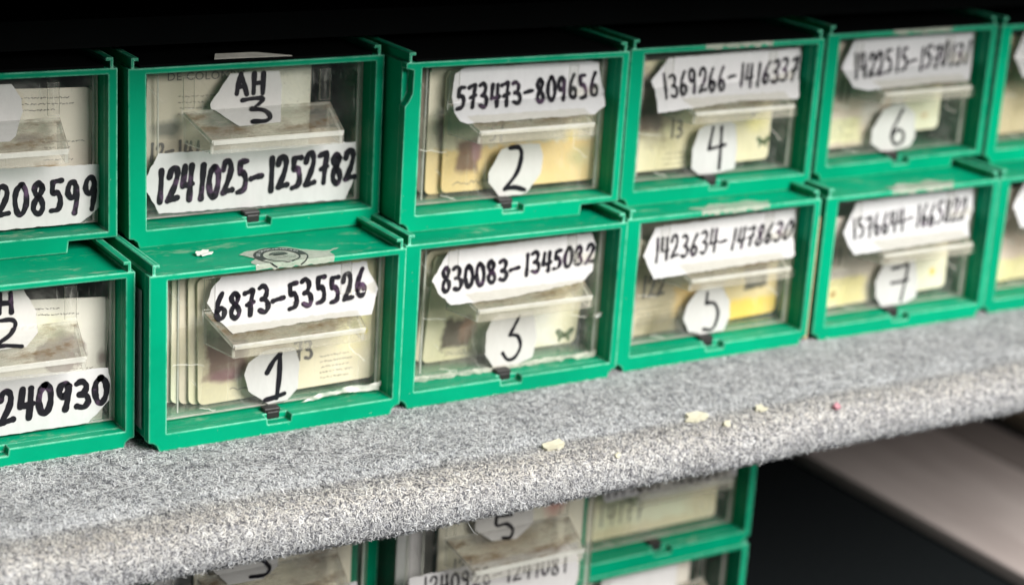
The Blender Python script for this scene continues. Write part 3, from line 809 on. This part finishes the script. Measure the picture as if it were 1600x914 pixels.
CREAM = (0.62, 0.56, 0.41)
PURP = (0.16, 0.105, 0.105); BROWN = (0.15, 0.10, 0.07)
fcount = [0]
def fp(o, pts_list, wd, mat=1):
    wr = Writer(o, lambda u, v, l: (u, -l, v), mat)
    for p in pts_list: wr.stroke(p, wd)
def hand(txt, x, z, h, wd=1.3, mat=1, gap=.74):
    def f(o):
        wr = Writer(o, lambda u, v, l: (u, -l, v), mat)
        L_ = (sum(ADV.get(c, .74) for c in txt) - .18) * h * 0.75
        wr.text(txt, [(x, z), (x, z + h), (x + L_, z), (x + L_, z + h)], wd, 0.05)
    return f
def butterfly(cx, cz, s):
    def f(o):
        for sg in (-1, 1):
            fp(o, [[(cx, cz), (cx + sg * 2.5 * s, cz + 2.2 * s), (cx + sg * 4 * s, cz + 2.6 * s), (cx + sg * 2.8 * s, cz + .4 * s)]], 1.8 * s, 3)
            fp(o, [[(cx, cz - .3 * s), (cx + sg * 2 * s, cz - .6 * s), (cx + sg * 2.4 * s, cz - 2.0 * s)]], 1.5 * s, 3)
    return f
def both(*fs):
    def f(o):
        for g in fs: g(o)
    return f
def signature(x, z, l):
    def f(o):
        pts = [(x + l * i / 14, z + rnd.uniform(-.8, .9)) for i in range(15)]
        fp(o, [pts], 0.35, 1)
    return f

def printed(x0, z0, x1, rows, dz=2.6, h=0.75, mat=1):
    """rows of small illegible print"""
    def f(o):
        for r in range(rows):
            x = x0 + rnd.uniform(0, 2); z = z0 - r * dz
            xe = x1 - rnd.uniform(0, (x1 - x0) * 0.45)
            while x < xe:
                l = rnd.uniform(0.5, 1.6)
                pts = [(x + l * q / 3, z + rnd.uniform(-h * .45, h * .45)) for q in range(4)]
                fp(o, [pts], 0.28, mat); x += l + rnd.uniform(.25, .9)
    return f
# L1
card('L1', 17.5, -30.5, 11.0, 1.0, 86, 58, mat_card('card_print_a', CREAM, [('box', 13.5, 22, 12, 12, (0.20, 0.12, 0.11), .35), ('oval', 13, 12, 12, 4, (0.27, 0.13, 0.16), .6), ('oval', 74, 38, 18, 26, (0.72, 0.60, 0.30), .8), ('oval', 80, 23, 3.2, 2.4, (0.80, 0.55, 0.05), .5), ('oval', 36, 20, 9, 7, (0.45, 0.33, 0.22), .8)]),
     'front cream card with purple portrait patch in drawer marked 1', extra=both(hand('73', 46, 14, 9, 1.5), signature(15, 5, 16), printed(30, 52, 80, 4), printed(58, 14, 82, 5), printed(30, 8, 44, 2)))
for q, (yy, xx, cl, nm) in enumerate(((19.6, -34.0, (0.66, 0.59, 0.42), 'second'), (21.6, -37.6, (0.52, 0.48, 0.38), 'third'), (23.6, -40.6, (0.70, 0.64, 0.46), 'fourth'), (25.8, -44.2, (0.56, 0.53, 0.44), 'fifth'))):
    card('L1', yy, xx, 11.0, 0.8 - q * .5, 86, 59 + q * .8, mat_card('card_print_b%d' % q, cl, [('oval', 2, 30, 3, 26, (0.60, 0.56, 0.45), .8)]), nm + ' card of the fanned stack, counted back from the front card in drawer 1')
# L2
card('L2', 24.5, -34.5, 11.0, 0, 86, 55, mat_card('card_print_d', (0.66, 0.58, 0.40), [('box', 17, 14, 9, 9, (0.09, 0.065, 0.055), .3), ('oval', 23, 15, 6, 9, (0.35, 0.21, 0.15), .5), ('oval', 40, 11, 9, 3.4, (0.10, 0.085, 0.08), .4), ('oval', 68, 26, 8, 7, (0.75, 0.52, 0.18), .8), ('box', 52, 12, 30, 16, (0.62, 0.60, 0.55), .6)]),
     'leaning cream card with dark portrait and green butterfly in drawer 3', extra=both(butterfly(79, 4.5, 1.1), printed(30, 30, 50, 4), printed(8, 4.5, 26, 1), printed(52, 33, 82, 3), signature(12, 3, 14)), lean=-7)
for q, (yy, xx, cl, nm) in enumerate(((27.0, -37.2, (0.62, 0.55, 0.40), 'second'), (30.0, -40.5, (0.42, 0.38, 0.30), 'third'), (33.5, -44.0, (0.55, 0.51, 0.42), 'rearmost leaning'))):
    card('L2', yy, xx, 11.0, 0, 88, 57, mat_card('card_print_e%d' % q, cl, [('oval', 5, 26, 6, 24, (0.28, 0.24, 0.19), .8)] if q == 1 else []), nm + ' card of the leaning stack in drawer 830083-1345082', lean=-7)
card('L2', 60, -48, 11.0, 0, 100, 56, mat_card('card_print_f', (0.42, 0.45, 0.42), []), 'grey backing card at the rear of drawer 830083-1345082', name='backing_card')
# L3
card('L3', 17.0, -45, 11.0, 1, 62, 50, mat_card('card_print_g', (0.45, 0.41, 0.28), [('oval', 26, 3, 26, 9, (0.20, 0.17, 0.10), .6), ('box', 38, 15, 10, 10, (0.55, 0.40, 0.14), .5)]), 'drab yellow card at the left of the drawer marked 1423634-1478630',
     extra=both(hand('122', 9, 20, 10, 1.6), printed(6, 14, 40, 4), printed(4, 44, 58, 4)))
card('L3', 20, 16, 11, 2, 38, 46, mat_card('card_print_h', (0.55, 0.47, 0.25), [('box', 24, 22, 9, 8, (0.055, 0.060, 0.055), .25), ('box', 22, 3.5, 24, 8, (0.75, 0.44, 0.06), .4)]), 'card with dark square and orange base, right side of drawer 1423634-1478630')
card('L3', 40, -48, 11, 0, 100, 60, mat_card('card_print_i', (0.50, 0.47, 0.38), []), 'dull backing card at the rear of drawer 1423634-1478630', name='backing_card')
# L4
card('L4', 17.0, -44, 11.0, 1, 50, 50, mat_card('card_print_j', (0.50, 0.46, 0.40), [('box', 18, 8, 17, 9, (0.68, 0.55, 0.26), .3), ('oval', 10, 7, 2.5, 2.5, (0.45, 0.25, 0.08), .6)]), 'grey card with yellow foot, left side of the drawer marked 7', extra=both(hand('11', 6, 24, 9, 1.2), printed(4, 18, 30, 3), printed(4, 46, 44, 4)))
card('L4', 19, 18, 12, 2, 30, 30, mat_card('card_print_k', (0.66, 0.60, 0.46), [('oval', 20, 10, 2.5, 3, (0.65, 0.42, 0.05), .5)]), 'small cream tag at the right of the drawer marked 7', name='card_tag')
card('L4', 50, -48, 11, 0, 100, 58, mat_card('card_print_l', (0.46, 0.47, 0.44), []), 'grey backing card at the rear of the drawer marked 7', name='backing_card')
card('L5', 18, -46, 11, 1, 90, 55, mat_card('card_print_m', (0.58, 0.50, 0.42), [('box', 30, 5, 40, 9, (0.68, 0.57, 0.30), .3)]), 'cream footed card in the cut off drawer at right end of lower row')
# U2
card('U2', 17.5, -29, 12.0, 0, 86, 58, mat_card('card_print_n', (0.66, 0.56, 0.42), [('box', 43, 9, 60, 12.5, (0.58, 0.45, 0.20), .12), ('box', 13, 17, 7, 9, (0.24, 0.14, 0.11), .4), ('oval', 18, 20, 4, 8, (0.45, 0.26, 0.28), .5), ('oval', 76, 12, 9, 7, (0.44, 0.42, 0.22), .8), ('oval', 71, 23, 5, 4, (0.75, 0.48, 0.14), .8)], 0.03),
     'front card with tan lower half and small portrait in drawer 573473-809656', extra=both(hand('51', 25, 23, 8, 1.3, 2), signature(6, 4, 20), printed(30, 14, 52, 4), printed(56, 34, 82, 3), printed(6, 53, 40, 5)))
for q, (yy, xx, cl, nm) in enumerate(((20.4, -36.0, (0.66, 0.57, 0.45), 'second'), (23.6, -38.4, (0.30, 0.25, 0.20), 'third, darker'), (26.0, -43.5, (0.66, 0.60, 0.50), 'rearmost'))):
    card('U2', yy, xx, 11.0, 0.3, 86, 60 + q * .6, mat_card('card_print_o%d' % q, cl, [('box', 30, 10, 60, 12, (0.56, 0.45, 0.22), .12), ('oval', 8, 32, 4, 16, (0.20, 0.12, 0.11), .7)] if q == 0 else []), nm + ' card of the stack in drawer 573473-809656')
# U3
card('U3', 17.5, -41, 12.0, 0.4, 86, 56, mat_card('card_print_q', (0.66, 0.57, 0.38), [('box', 8, 34, 12, 22, (0.17, 0.11, 0.10), .5), ('oval', 20, 36, 11, 16, (0.40, 0.30, 0.26), .6), ('oval', 52, 16, 11, 9, (0.55, 0.62, 0.68), .7), ('oval', 76, 22, 9, 9, (0.76, 0.56, 0.22), .8)]),
     'cream card with dark portrait and butterfly behind the number 4 sticker', extra=both(butterfly(82, 9, 0.9), hand('13', 21, 16, 9, 1.2), hand('6', 72, 24, 8, 1.2), printed(18, 8, 44, 3), printed(60, 30, 82, 3)))
card('U3', 45, -48, 11, 0, 100, 58, mat_card('card_print_r', (0.42, 0.43, 0.41), []), 'grey backing card at the rear of drawer 1369266-1416337', name='backing_card')
# U4
card('U4', 17.5, -43, 12.0, 0.6, 48, 58, mat_card('card_print_s', (0.52, 0.46, 0.38), [('box', 14, 9, 16, 8, (0.70, 0.60, 0.38), .3), ('oval', 34, 18, 11, 12, (0.46, 0.47, 0.44), .7)]), 'brownish card with cream foot, left side of the drawer marked 6', extra=both(hand('11', 9, 26, 11, 1.4), printed(4, 14, 24, 4), printed(4, 52, 44, 4)))
card('U4', 19, 16, 17, 0.6, 27, 38, mat_card('card_print_t', (0.68, 0.61, 0.45), [('oval', 16, 8, 4, 3, (0.45, 0.40, 0.25), .6)]), 'cream card tag behind and right of the number 6 sticker', name='card_tag')
card('U4', 50, -48, 11, 0, 100, 58, mat_card('card_print_u', (0.36, 0.40, 0.38), []), 'grey green backing card at the rear of the drawer marked 6', name='backing_card')
card('U5', 18, -46, 11, 1, 90, 57, mat_card('card_print_v', (0.50, 0.43, 0.28), [('oval', 12, 40, 14, 12, (0.25, 0.18, 0.10), .8)]), 'brown blotched card in the cut off drawer at right end of upper row')
# L0, U0
card('L0', 17.5, -34, 11.5, -4, 86, 57, mat_card('card_print_w', (0.68, 0.60, 0.53), [('oval', 66, 34, 11, 10, (0.17, 0.12, 0.11), .15), ('oval', 58, 44, 16, 8, (0.70, 0.62, 0.42), .8), ('oval', 84, 30, 3, 5, (0.30, 0.24, 0.22), .7)]), 'pinkish card with dark half oval in drawer with label ending 1240930', extra=both(printed(40, 53, 76, 2), printed(70, 26, 83, 5)))
card('U0', 17.5, -32, 12.0, -1.5, 86, 57, mat_card('card_print_x', (0.66, 0.57, 0.48), [('oval', 46, 50, 12, 9, (0.50, 0.36, 0.14), .8), ('oval', 58, 36, 9, 3, (0.22, 0.15, 0.13), .6), ('box', 66, 20, 6, 6, (0.34, 0.22, 0.10), .5)]), 'stained pinkish card in the drawer with label ending 208599', extra=both(printed(36, 53, 80, 3), printed(64, 34, 82, 4)))
for k, nm in (('L0', 'label ending 1240930'), ('U0', 'label ending 208599'), ('U1', 'the AH 3 tag')):
    card(k, 70, -49, 11, 0, 102, 60, cached('navy', lambda: mat_card('card_print_navy', (0.016, 0.026, 0.032), [])), 'dark navy backing card at the rear of the drawer with ' + nm, name='backing_card')
# U1
def colombia(o):
    letters(o, 'DE COLOMBIA', 5.0, lambda u, v, wd: (9 + u * 1.05, -0.15, 57.2 + v), 1, 1.1)
card('U1', 17.0, -46.5, 11.5, -1.2, 39.5, 62, mat_card('card_print_y', (0.42, 0.40, 0.31), [('oval', 32, 40, 9, 7, (0.68, 0.64, 0.55), .8), ('oval', 10, 36, 10, 5, (0.20, 0.20, 0.17), .6), ('box', 6, 6, 13, 8, (0.05, 0.055, 0.05), .5)]), 'grey sleeve card printed DE COLOMBIA in the drawer with the AH 3 tag', extra=both(printed(14, 50, 34, 4), colombia, hand('12-141', 1, 22, 8, 1.3)), r=1)
card('U1', 20.0, -8, 33, -1.2, 41, 41, mat_card('card_print_z', (0.66, 0.60, 0.50), [], 0.05), 'speckled white slip behind the AH 3 tag', name='paper_slip', cat='paper slip', r=1)
card('U1', 24.0, -10, 11.5, -1.0, 60, 30, mat_card('card_print_0', (0.45, 0.41, 0.31), []), 'drab card low behind the label 1241025-1252782')
# lower shelf
card('A0', 17.5, -30, 12, 0, 80, 56, mat_card('card_print_1', (0.66, 0.58, 0.46), [('oval', 62, 40, 16, 12, (0.36, 0.32, 0.27), .7), ('oval', 28, 22, 8, 6, (0.58, 0.50, 0.36), .6)]), 'brownish card in the leftmost pulled out drawer under the shelf')
card('A0', 30, -46, 12, 0, 20, 60, cached('sleeve', lambda: mat_card('sleeve_print', (0.55, 0.56, 0.56), [('box', 7, 30, .6, 40, (0.3, 0.3, 0.3), .5)])), 'pale plastic sleeve at left of the leftmost drawer under the shelf', name='card_sleeve')
card('A1', 17.5, -31, 12, 0, 84, 56, mat_card('card_print_2', (0.68, 0.59, 0.47), [('oval', 40, 34, 26, 10, (0.30, 0.20, 0.09), .8), ('oval', 66, 48, 8, 10, (0.55, 0.30, 0.26), .8)]), 'brown stained card in the pulled out drawer marked 5 under the shelf', extra=hand('123', 8, 20, 8, 1.3))
card('A1', 30, -47, 12, 0, 20, 60, MESH['sleeve'], 'pale plastic sleeve at left of the pulled out drawer marked 5', name='card_sleeve')
card('A2', 17.5, -46, 11.5, 0, 94, 56, mat_card('card_print_3', (0.64, 0.56, 0.38), [('box', 44, 16, 36, 12, (0.74, 0.66, 0.46), .3), ('box', 50, 34, 28, 4, (0.36, 0.22, 0.07), .6)]), 'olive cream card in the rightmost drawer under the shelf', extra=hand('14177', 14, 8, 12, 0.8))
card('B2', 17.5, -46, 11.5, 0, 80, 58, mat_card('card_print_4', (0.62, 0.57, 0.50), [('oval', 48, 46, 10, 14, (0.20, 0.12, 0.10), .4)]), 'pale card with brown portrait in the lowest drawer in view')

# ------------------------------------------------------------------ the felt covered shelf
def felt_profile(x):
    """(y, z) outline of the felt from the back of the top round the nose to the underside, metres"""
    k = 0.0018 * noise.noise(Vector((x * 9, 0, 0))) + 0.0010 * noise.noise(Vector((x * 31, 4, 0)))
    y0 = -0.0655 + k
    pts = [(0.30, 0.0), (0.12, 0.0), (0.03, 0.0), (-0.03, 0.0), (y0 + 0.012, 0.0)]
    cy, cz, ry, rz = y0 + 0.004, -0.0125, 0.0215, 0.0125
    for i in range(1, 12):
        a = math.radians(90 + 90 * i / 12); pts.append((cy - ry * 0.99 * (-math.cos(a)) ** 0.74 if a > 1.58 else cy, cz + rz * math.sin(a) ** 0.74))
    pts.append((cy - ry, cz - 0.002)); pts.append((cy - ry + 0.0008, cz - 0.0055)); pts.append((cy - ry + 0.005, cz - 0.0083))
    pts += [(-0.05, -0.0212), (0.30, -0.0212)]
    return pts

shelf = empty('felt_shelf', (0.2, -0.07, 0), None, 'shelf board wrapped in worn grey felt carrying both rows of green drawer boxes', 'shelf')
xs = np.linspace(-0.32, 1.15, 148)
mb = MB(); N = len(felt_profile(0))
for x in xs:
    for y, z in felt_profile(x): mb.v.append((x - 0.2, y + 0.07, z))
for i in range(len(xs) - 1):
    for j in range(N - 1):
        a = i * N + j; mb.f.append((a, a + 1, a + N + 1, a + N)); mb.m.append(0)
cover = mb.build('felt_cover', [M_FELT], shelf, smooth=True, scale=1.0)
mb = MB(); mb.box(-520, 950, 22, 365, -19.5, -4); mb.build('board', [M_CARDB], shelf)

def fibres():
    rg = np.random.default_rng(11)
    prof = np.array(felt_profile(0.0)); 
    # arc length over the part that can be seen: from y = 0.035 on top to the underside
    lens = np.hypot(*(np.diff(prof, axis=0).T)); cum = np.concatenate([[0], np.cumsum(lens)])
    s_start = 0.30 - 0.035; s_end = cum[-2] - 0.004
    s_nose = 0.30 + 0.0630
    def sample(n, lo, hi):
        x = -0.125 + 0.80 * rg.random(n) ** 1.25
        return x, lo + (hi - lo) * rg.random(n)
    out_v = []; out_c = []
    tot = 0
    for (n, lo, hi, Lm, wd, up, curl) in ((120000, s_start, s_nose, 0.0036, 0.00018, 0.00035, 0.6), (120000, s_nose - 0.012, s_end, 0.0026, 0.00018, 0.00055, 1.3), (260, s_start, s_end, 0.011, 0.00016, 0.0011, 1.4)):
        x, s = sample(n, lo, hi)
        j = np.clip(np.searchsorted(cum, s) - 1, 0, len(lens) - 1)
        t = ((s - cum[j]) / lens[j])[:, None]
        p2 = prof[j] * (1 - t) + prof[j + 1] * t
        # smooth tangent
        tg = prof[j + 1] - prof[j]; tg /= np.linalg.norm(tg, axis=1)[:, None]
        nz = np.stack([tg[:, 1], -tg[:, 0]], 1)       # outward normal (y, z)
        k = np.array([0.0018 * noise.noise(Vector((q * 9, 0, 0))) + 0.0010 * noise.noise(Vector((q * 31, 4, 0))) for q in np.linspace(-.2, .8, 2001)])
        kk = np.interp(x, np.linspace(-.2, .8, 2001), k) * (s > s_nose - 0.02)
        P = np.stack([x, p2[:, 0] + kk, p2[:, 1]], 1)
        T1 = np.tile([1.0, 0, 0], (n, 1)); T2 = np.stack([np.zeros(n), tg[:, 0], tg[:, 1]], 1); Nn = np.stack([np.zeros(n), nz[:, 0], nz[:, 1]], 1)
        Nn *= np.where((Nn[:, 2] < -0.2) & (s < s_nose), -1, 1)[:, None]
        if lo < s_nose - 0.02 and n > 1000: Nn = np.tile([0, 0, 1.0], (n, 1))
        th = rg.random(n) * 2 * np.pi
        nose = (s > s_nose)
        L_ = Lm * (0.5 + rg.random(n))
        lift = up * (0.15 + rg.random(n) ** 2) + (rg.random(n) < 0.10) * up * 1.2
        bend = (rg.random(n) - 0.5) * 2 * curl
        segs = 4
        pos = P + Nn * (rg.random(n) * 0.0003)[:, None]
        pts = [pos]; wdir = []
        ang = th.copy()
        for q in range(segs):
            d = T1 * np.cos(ang)[:, None] + T2 * np.sin(ang)[:, None]
            tau = (q + 0.5) / segs
            pos = pos + d * (L_ / segs)[:, None] + Nn * (lift * np.cos(np.pi * tau) * np.pi / segs)[:, None]
            pts.append(pos); wdir.append(T1 * -np.sin(ang)[:, None] + T2 * np.cos(ang)[:, None])
            ang = ang + bend
        wdir = [wdir[0]] + wdir
        hw = wd * (0.5 + 0.8 * rg.random(n)) * 0.5
        v = np.zeros((n, segs + 1, 2, 3))
        for q in range(segs + 1):
            taper = 1.0 if q < segs else 0.3
            v[:, q, 0] = pts[q] + wdir[q] * (hw * taper)[:, None]; v[:, q, 1] = pts[q] - wdir[q] * (hw * taper)[:, None]
        out_v.append(v.reshape(-1, 3))
        u = rg.random(n)
        cl = np.zeros((n, 3))
        dark = np.array([0.045, 0.047, 0.062]); mid = np.array([0.42, 0.43, 0.445]); light = np.array([0.80, 0.805, 0.80])
        cl[:] = mid * (0.85 + 0.75 * rg.random(n))[:, None]
        cl[u < 0.22] = dark * (0.6 + 1.2 * rg.random((u < 0.22).sum()))[:, None]
        cl[u > 0.58] = light * (0.65 + 0.45 * rg.random((u > 0.58).sum()))[:, None]
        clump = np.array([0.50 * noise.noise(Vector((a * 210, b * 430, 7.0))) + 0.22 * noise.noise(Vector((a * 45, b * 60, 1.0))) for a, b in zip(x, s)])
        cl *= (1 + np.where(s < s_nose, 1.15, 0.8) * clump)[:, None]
        cl *= np.where(s < s_nose, 1.27, 0.93)[:, None]  # top fibres lightened, nose dimmed, to offset the low lamp's light
        # handled, yellowed nap along the nose
        pat = np.array([0.5 + 0.5 * noise.noise(Vector((a * 22, b * 60, 2.0))) for a, b in zip(x, s)])
        band = np.clip((s - (s_nose - 0.008 + 0.012 * pat)) / 0.008, 0, 1) * np.clip((s_nose + 0.030 - s) / 0.016, 0, 1)
        wm = (band * (0.35 + 0.65 * pat))[:, None]
        cl = cl * (1 - wm) + cl * np.array([1.30, 1.20, 1.06]) * wm
        out_c.append(np.repeat(np.clip(cl, 0, 0.9), (segs + 1) * 2, axis=0))
        tot += n
    V = np.concatenate(out_v); Cc = np.concatenate(out_c)
    V = V - np.array([0.2, -0.07, 0.0])
    segs = 4; per = (segs + 1) * 2
    base = (np.arange(tot) * per)[:, None, None]
    q = np.arange(segs)[None, :, None] * 2
    idx = (base + q + np.array([0, 1, 3, 2])[None, None, :]).reshape(-1)
    nf = tot * segs
    me = bpy.data.meshes.new('felt_fibres')
    me.vertices.add(len(V)); me.vertices.foreach_set('co', V.astype(np.float32).ravel())
    me.loops.add(nf * 4); me.loops.foreach_set('vertex_index', idx.astype(np.int32))
    me.polygons.add(nf); me.polygons.foreach_set('loop_start', (np.arange(nf) * 4).astype(np.int32))
    me.update(calc_edges=True)
    at = me.attributes.new('fibre_colour', 'FLOAT_COLOR', 'POINT')
    at.data.foreach_set('color', np.concatenate([Cc, np.ones((len(Cc), 1))], 1).astype(np.float32).ravel())
    me.materials.append(M_FIBRE)
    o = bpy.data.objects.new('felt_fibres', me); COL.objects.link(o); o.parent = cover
    o['kind'] = 'stuff'
fibres()

# ------------------------------------------------------------------ flakes, scraps
def flake(name, loc, sx, sy, sz, mat, label, cat, rot=0, tiltx=0, group=None, seed=0):
    mb = MB(); r2 = random.Random(seed + 3); n = 14; P = []
    for i in range(n):
        a = 2 * math.pi * i / n; q = 0.55 + 0.6 * r2.random(); P.append((math.cos(a) * sx * q, math.sin(a) * sy * q))
    cup = lambda x, y: 1.3 * sz * max(0, y / sy) + 0.5 * sz * ((x / sx) ** 2) + 0.4 * sz * r2.uniform(-.5, .5)
    top = [(x, y, sz + cup(x, y)) for x, y in P]; bot = [(x * .96, y * .96, 0) for x, y in P]
    ct = (0, 0, sz * 1.15)
    for i in range(n):
        k = (i + 1) % n
        mb.face([top[i], top[k], ct]); mb.face([bot[k], bot[i], (0, 0, 0)]); mb.face([bot[i], bot[k], top[k], top[i]])
    o = mb.build(name, [mat]); o.location = loc; o.rotation_euler = (tiltx, 0, rot)
    return tag(o, label, cat, group)
GF = 'dried glue flakes on the felt nose'
flake('glue_flake', (.2275, -.0665, .0001), 7.2, 4.0, 1.0, M_GLUE, 'largest yellow dried glue flake on the felt, below drawer marked 3', 'glue flake', .15, .25, GF, 1)
flake('glue_flake', (.3060, -.0645, .0001), 7.0, 3.4, 0.9, M_GLUE, 'cream glue flake on the felt below the drawer marked 5', 'glue flake', -.1, .25, GF, 2)
flake('glue_flake', (.3165, -.0735, -.0008), 2.6, 1.9, 0.7, M_GLUE, 'tiny cream glue crumb just right of the cream flake', 'glue flake', .4, .5, GF, 3)
flake('glue_flake', (.3420, -.0665, .0001), 4.2, 3.0, 0.9, M_GLUE, 'small split glue flake, rightmost of those on the felt edge', 'glue flake', .2, .2, GF, 4)
flake('glue_flake', (.2520, -.0790, -.0034), 2.0, 1.5, 0.7, M_GLUE, 'pinhead glue crumb on the curled felt right of the largest flake', 'glue flake', .2, .8, GF, 5)
flake('pink_lint', (.3810, -.0755, -.0014), 2.4, 1.8, 1.2, M_PINK, 'small pink tuft of lint on the felt edge', 'lint', .2, .5, None, 6)
flake('paper_scrap', (.0955, .0165, .0786), 5.0, 3.0, 0.45, M_SCRAP, 'white paper scrap on top of the green box marked 1', 'paper scrap', .7, 0, None, 7)
flake('paper_scrap', (.2960, .0090, .0285), 1.9, 1.5, 1.8, M_SCRAP, 'white crumb caught at right edge of the drawer 830083-1345082', 'paper scrap', .2, 1.2, None, 8)
mb = MB()
mb.hexa([(0, 0, 0), (36, -1, 0), (36, -1, .3), (0, 0, .3)], [(2, 4, 0), (20, 3, 1.4), (20, 3, 1.7), (2, 4, 1.6)])
o = mb.build('tape_scrap', [M_TAPEW]); o.location = (.108, .0375, .1579); tag(o, 'curled strip of old tape lying on top of the AH 3 box', 'tape scrap')
mb = MB(); mb.box(-1.0, 1.0, 0, 60, 0, 66)
o = mb.build('cardboard_strip', [M_CARDB]); o.location = (.4278, .004, .0015); tag(o, 'tan cardboard strip wedged upright between the boxes marked 5 and 7', 'cardboard strip')

# ------------------------------------------------------------------ what surrounds the shelf
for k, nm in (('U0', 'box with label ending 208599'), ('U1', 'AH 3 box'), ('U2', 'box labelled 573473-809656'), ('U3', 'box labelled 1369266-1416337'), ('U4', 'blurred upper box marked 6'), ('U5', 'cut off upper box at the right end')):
    mb = MB(); mb.box(-54.6, 54.6, 1.2, 148, H + .1, H + 1.1)  # added sheet, its black stands in for shade on the box top
    o = mb.build('shade_sheet', [M_BOARD]); o.location = B[k]['pos']; o.rotation_euler = (0, -B[k]['roll'], B[k]['yaw'])
    tag(o, 'added black sheet standing in for shade on top of the ' + nm, 'sheet', 'added black sheets standing in for shade on the upper boxes')
mb = MB(); mb.box(-500, 1100, 0, 115, 0, 12)  # added black board, stands in for the shade above the upper boxes
o = mb.build('shade_board', [M_BOARD]); o.location = (0, .041, .1645); tag(o, 'added matt black board standing in for shade above the upper row of boxes', 'board')
mb = MB(); mb.box(-700, 1600, 0, 12, -400, 700)
o = mb.build('back_panel', [M_BOARD]); o.location = (0, .34, 0); tag(o, 'black panel closing the rack behind the drawer boxes', 'panel')
mb = MB(); mb.box(-600, 1300, 0, 420, 0, 24)  # unseen overhead board, its height set to shade the upper row
o = mb.build('upper_shelf', [M_BOARD]); o.location = (0, -.090, .214); tag(o, 'unseen black shelf board above the two rows of boxes', 'shelf')
mb = MB(); mb.box(-700, 1600, 0, 560, -20, 0)
o = mb.build('lower_shelf', [M_DARKCLOTH]); o.location = (0, -.10, -.2086); tag(o, 'dark cloth covered shelf under the lowest drawer boxes', 'shelf')
def plank_mat(name, c0, c1):
    t = NT(name); p = t.pos()
    a = t.noise(p, 30, 5, 0.65, (0.7, 0.12, 1)); b = t.noise(p, 6, 3)
    c = t.mix(t.ramp(a, 0.35, 0.68), c0, c1)
    c = t.mix(t.math('MULTIPLY', b, 0.35), c, tuple(x * 0.6 for x in c0))
    return t.done(t.principled(c, 0.5, t.bump(a, 0.2, 0.0005), 0.4))
PG = 'planks on the lower shelf'
for x0, wd, ht, c0, c1, lb in ((.662, 128, 10, (0.46, 0.39, 0.365), (0.66, 0.58, 0.545), 'widest taupe plank on the dark lower shelf, nearest the drawer boxes'),
                               (.797, 46, 7, (0.20, 0.165, 0.155), (0.34, 0.29, 0.265), 'narrow dark brown plank in the middle of the three on the lower shelf'),
                               (.868, 170, 14, (0.30, 0.23, 0.17), (0.46, 0.36, 0.26), 'brown plank farthest right on the lower shelf')):
    mb = MB(); mb.box(0, wd, -220, 300, 0, ht)
    o = bevelled(mb, 'wooden_plank', [plank_mat('plank_wood', c0, c1)], None, 1.5); o.location = (x0, .02, -.2082); tag(o, lb, 'plank', PG)
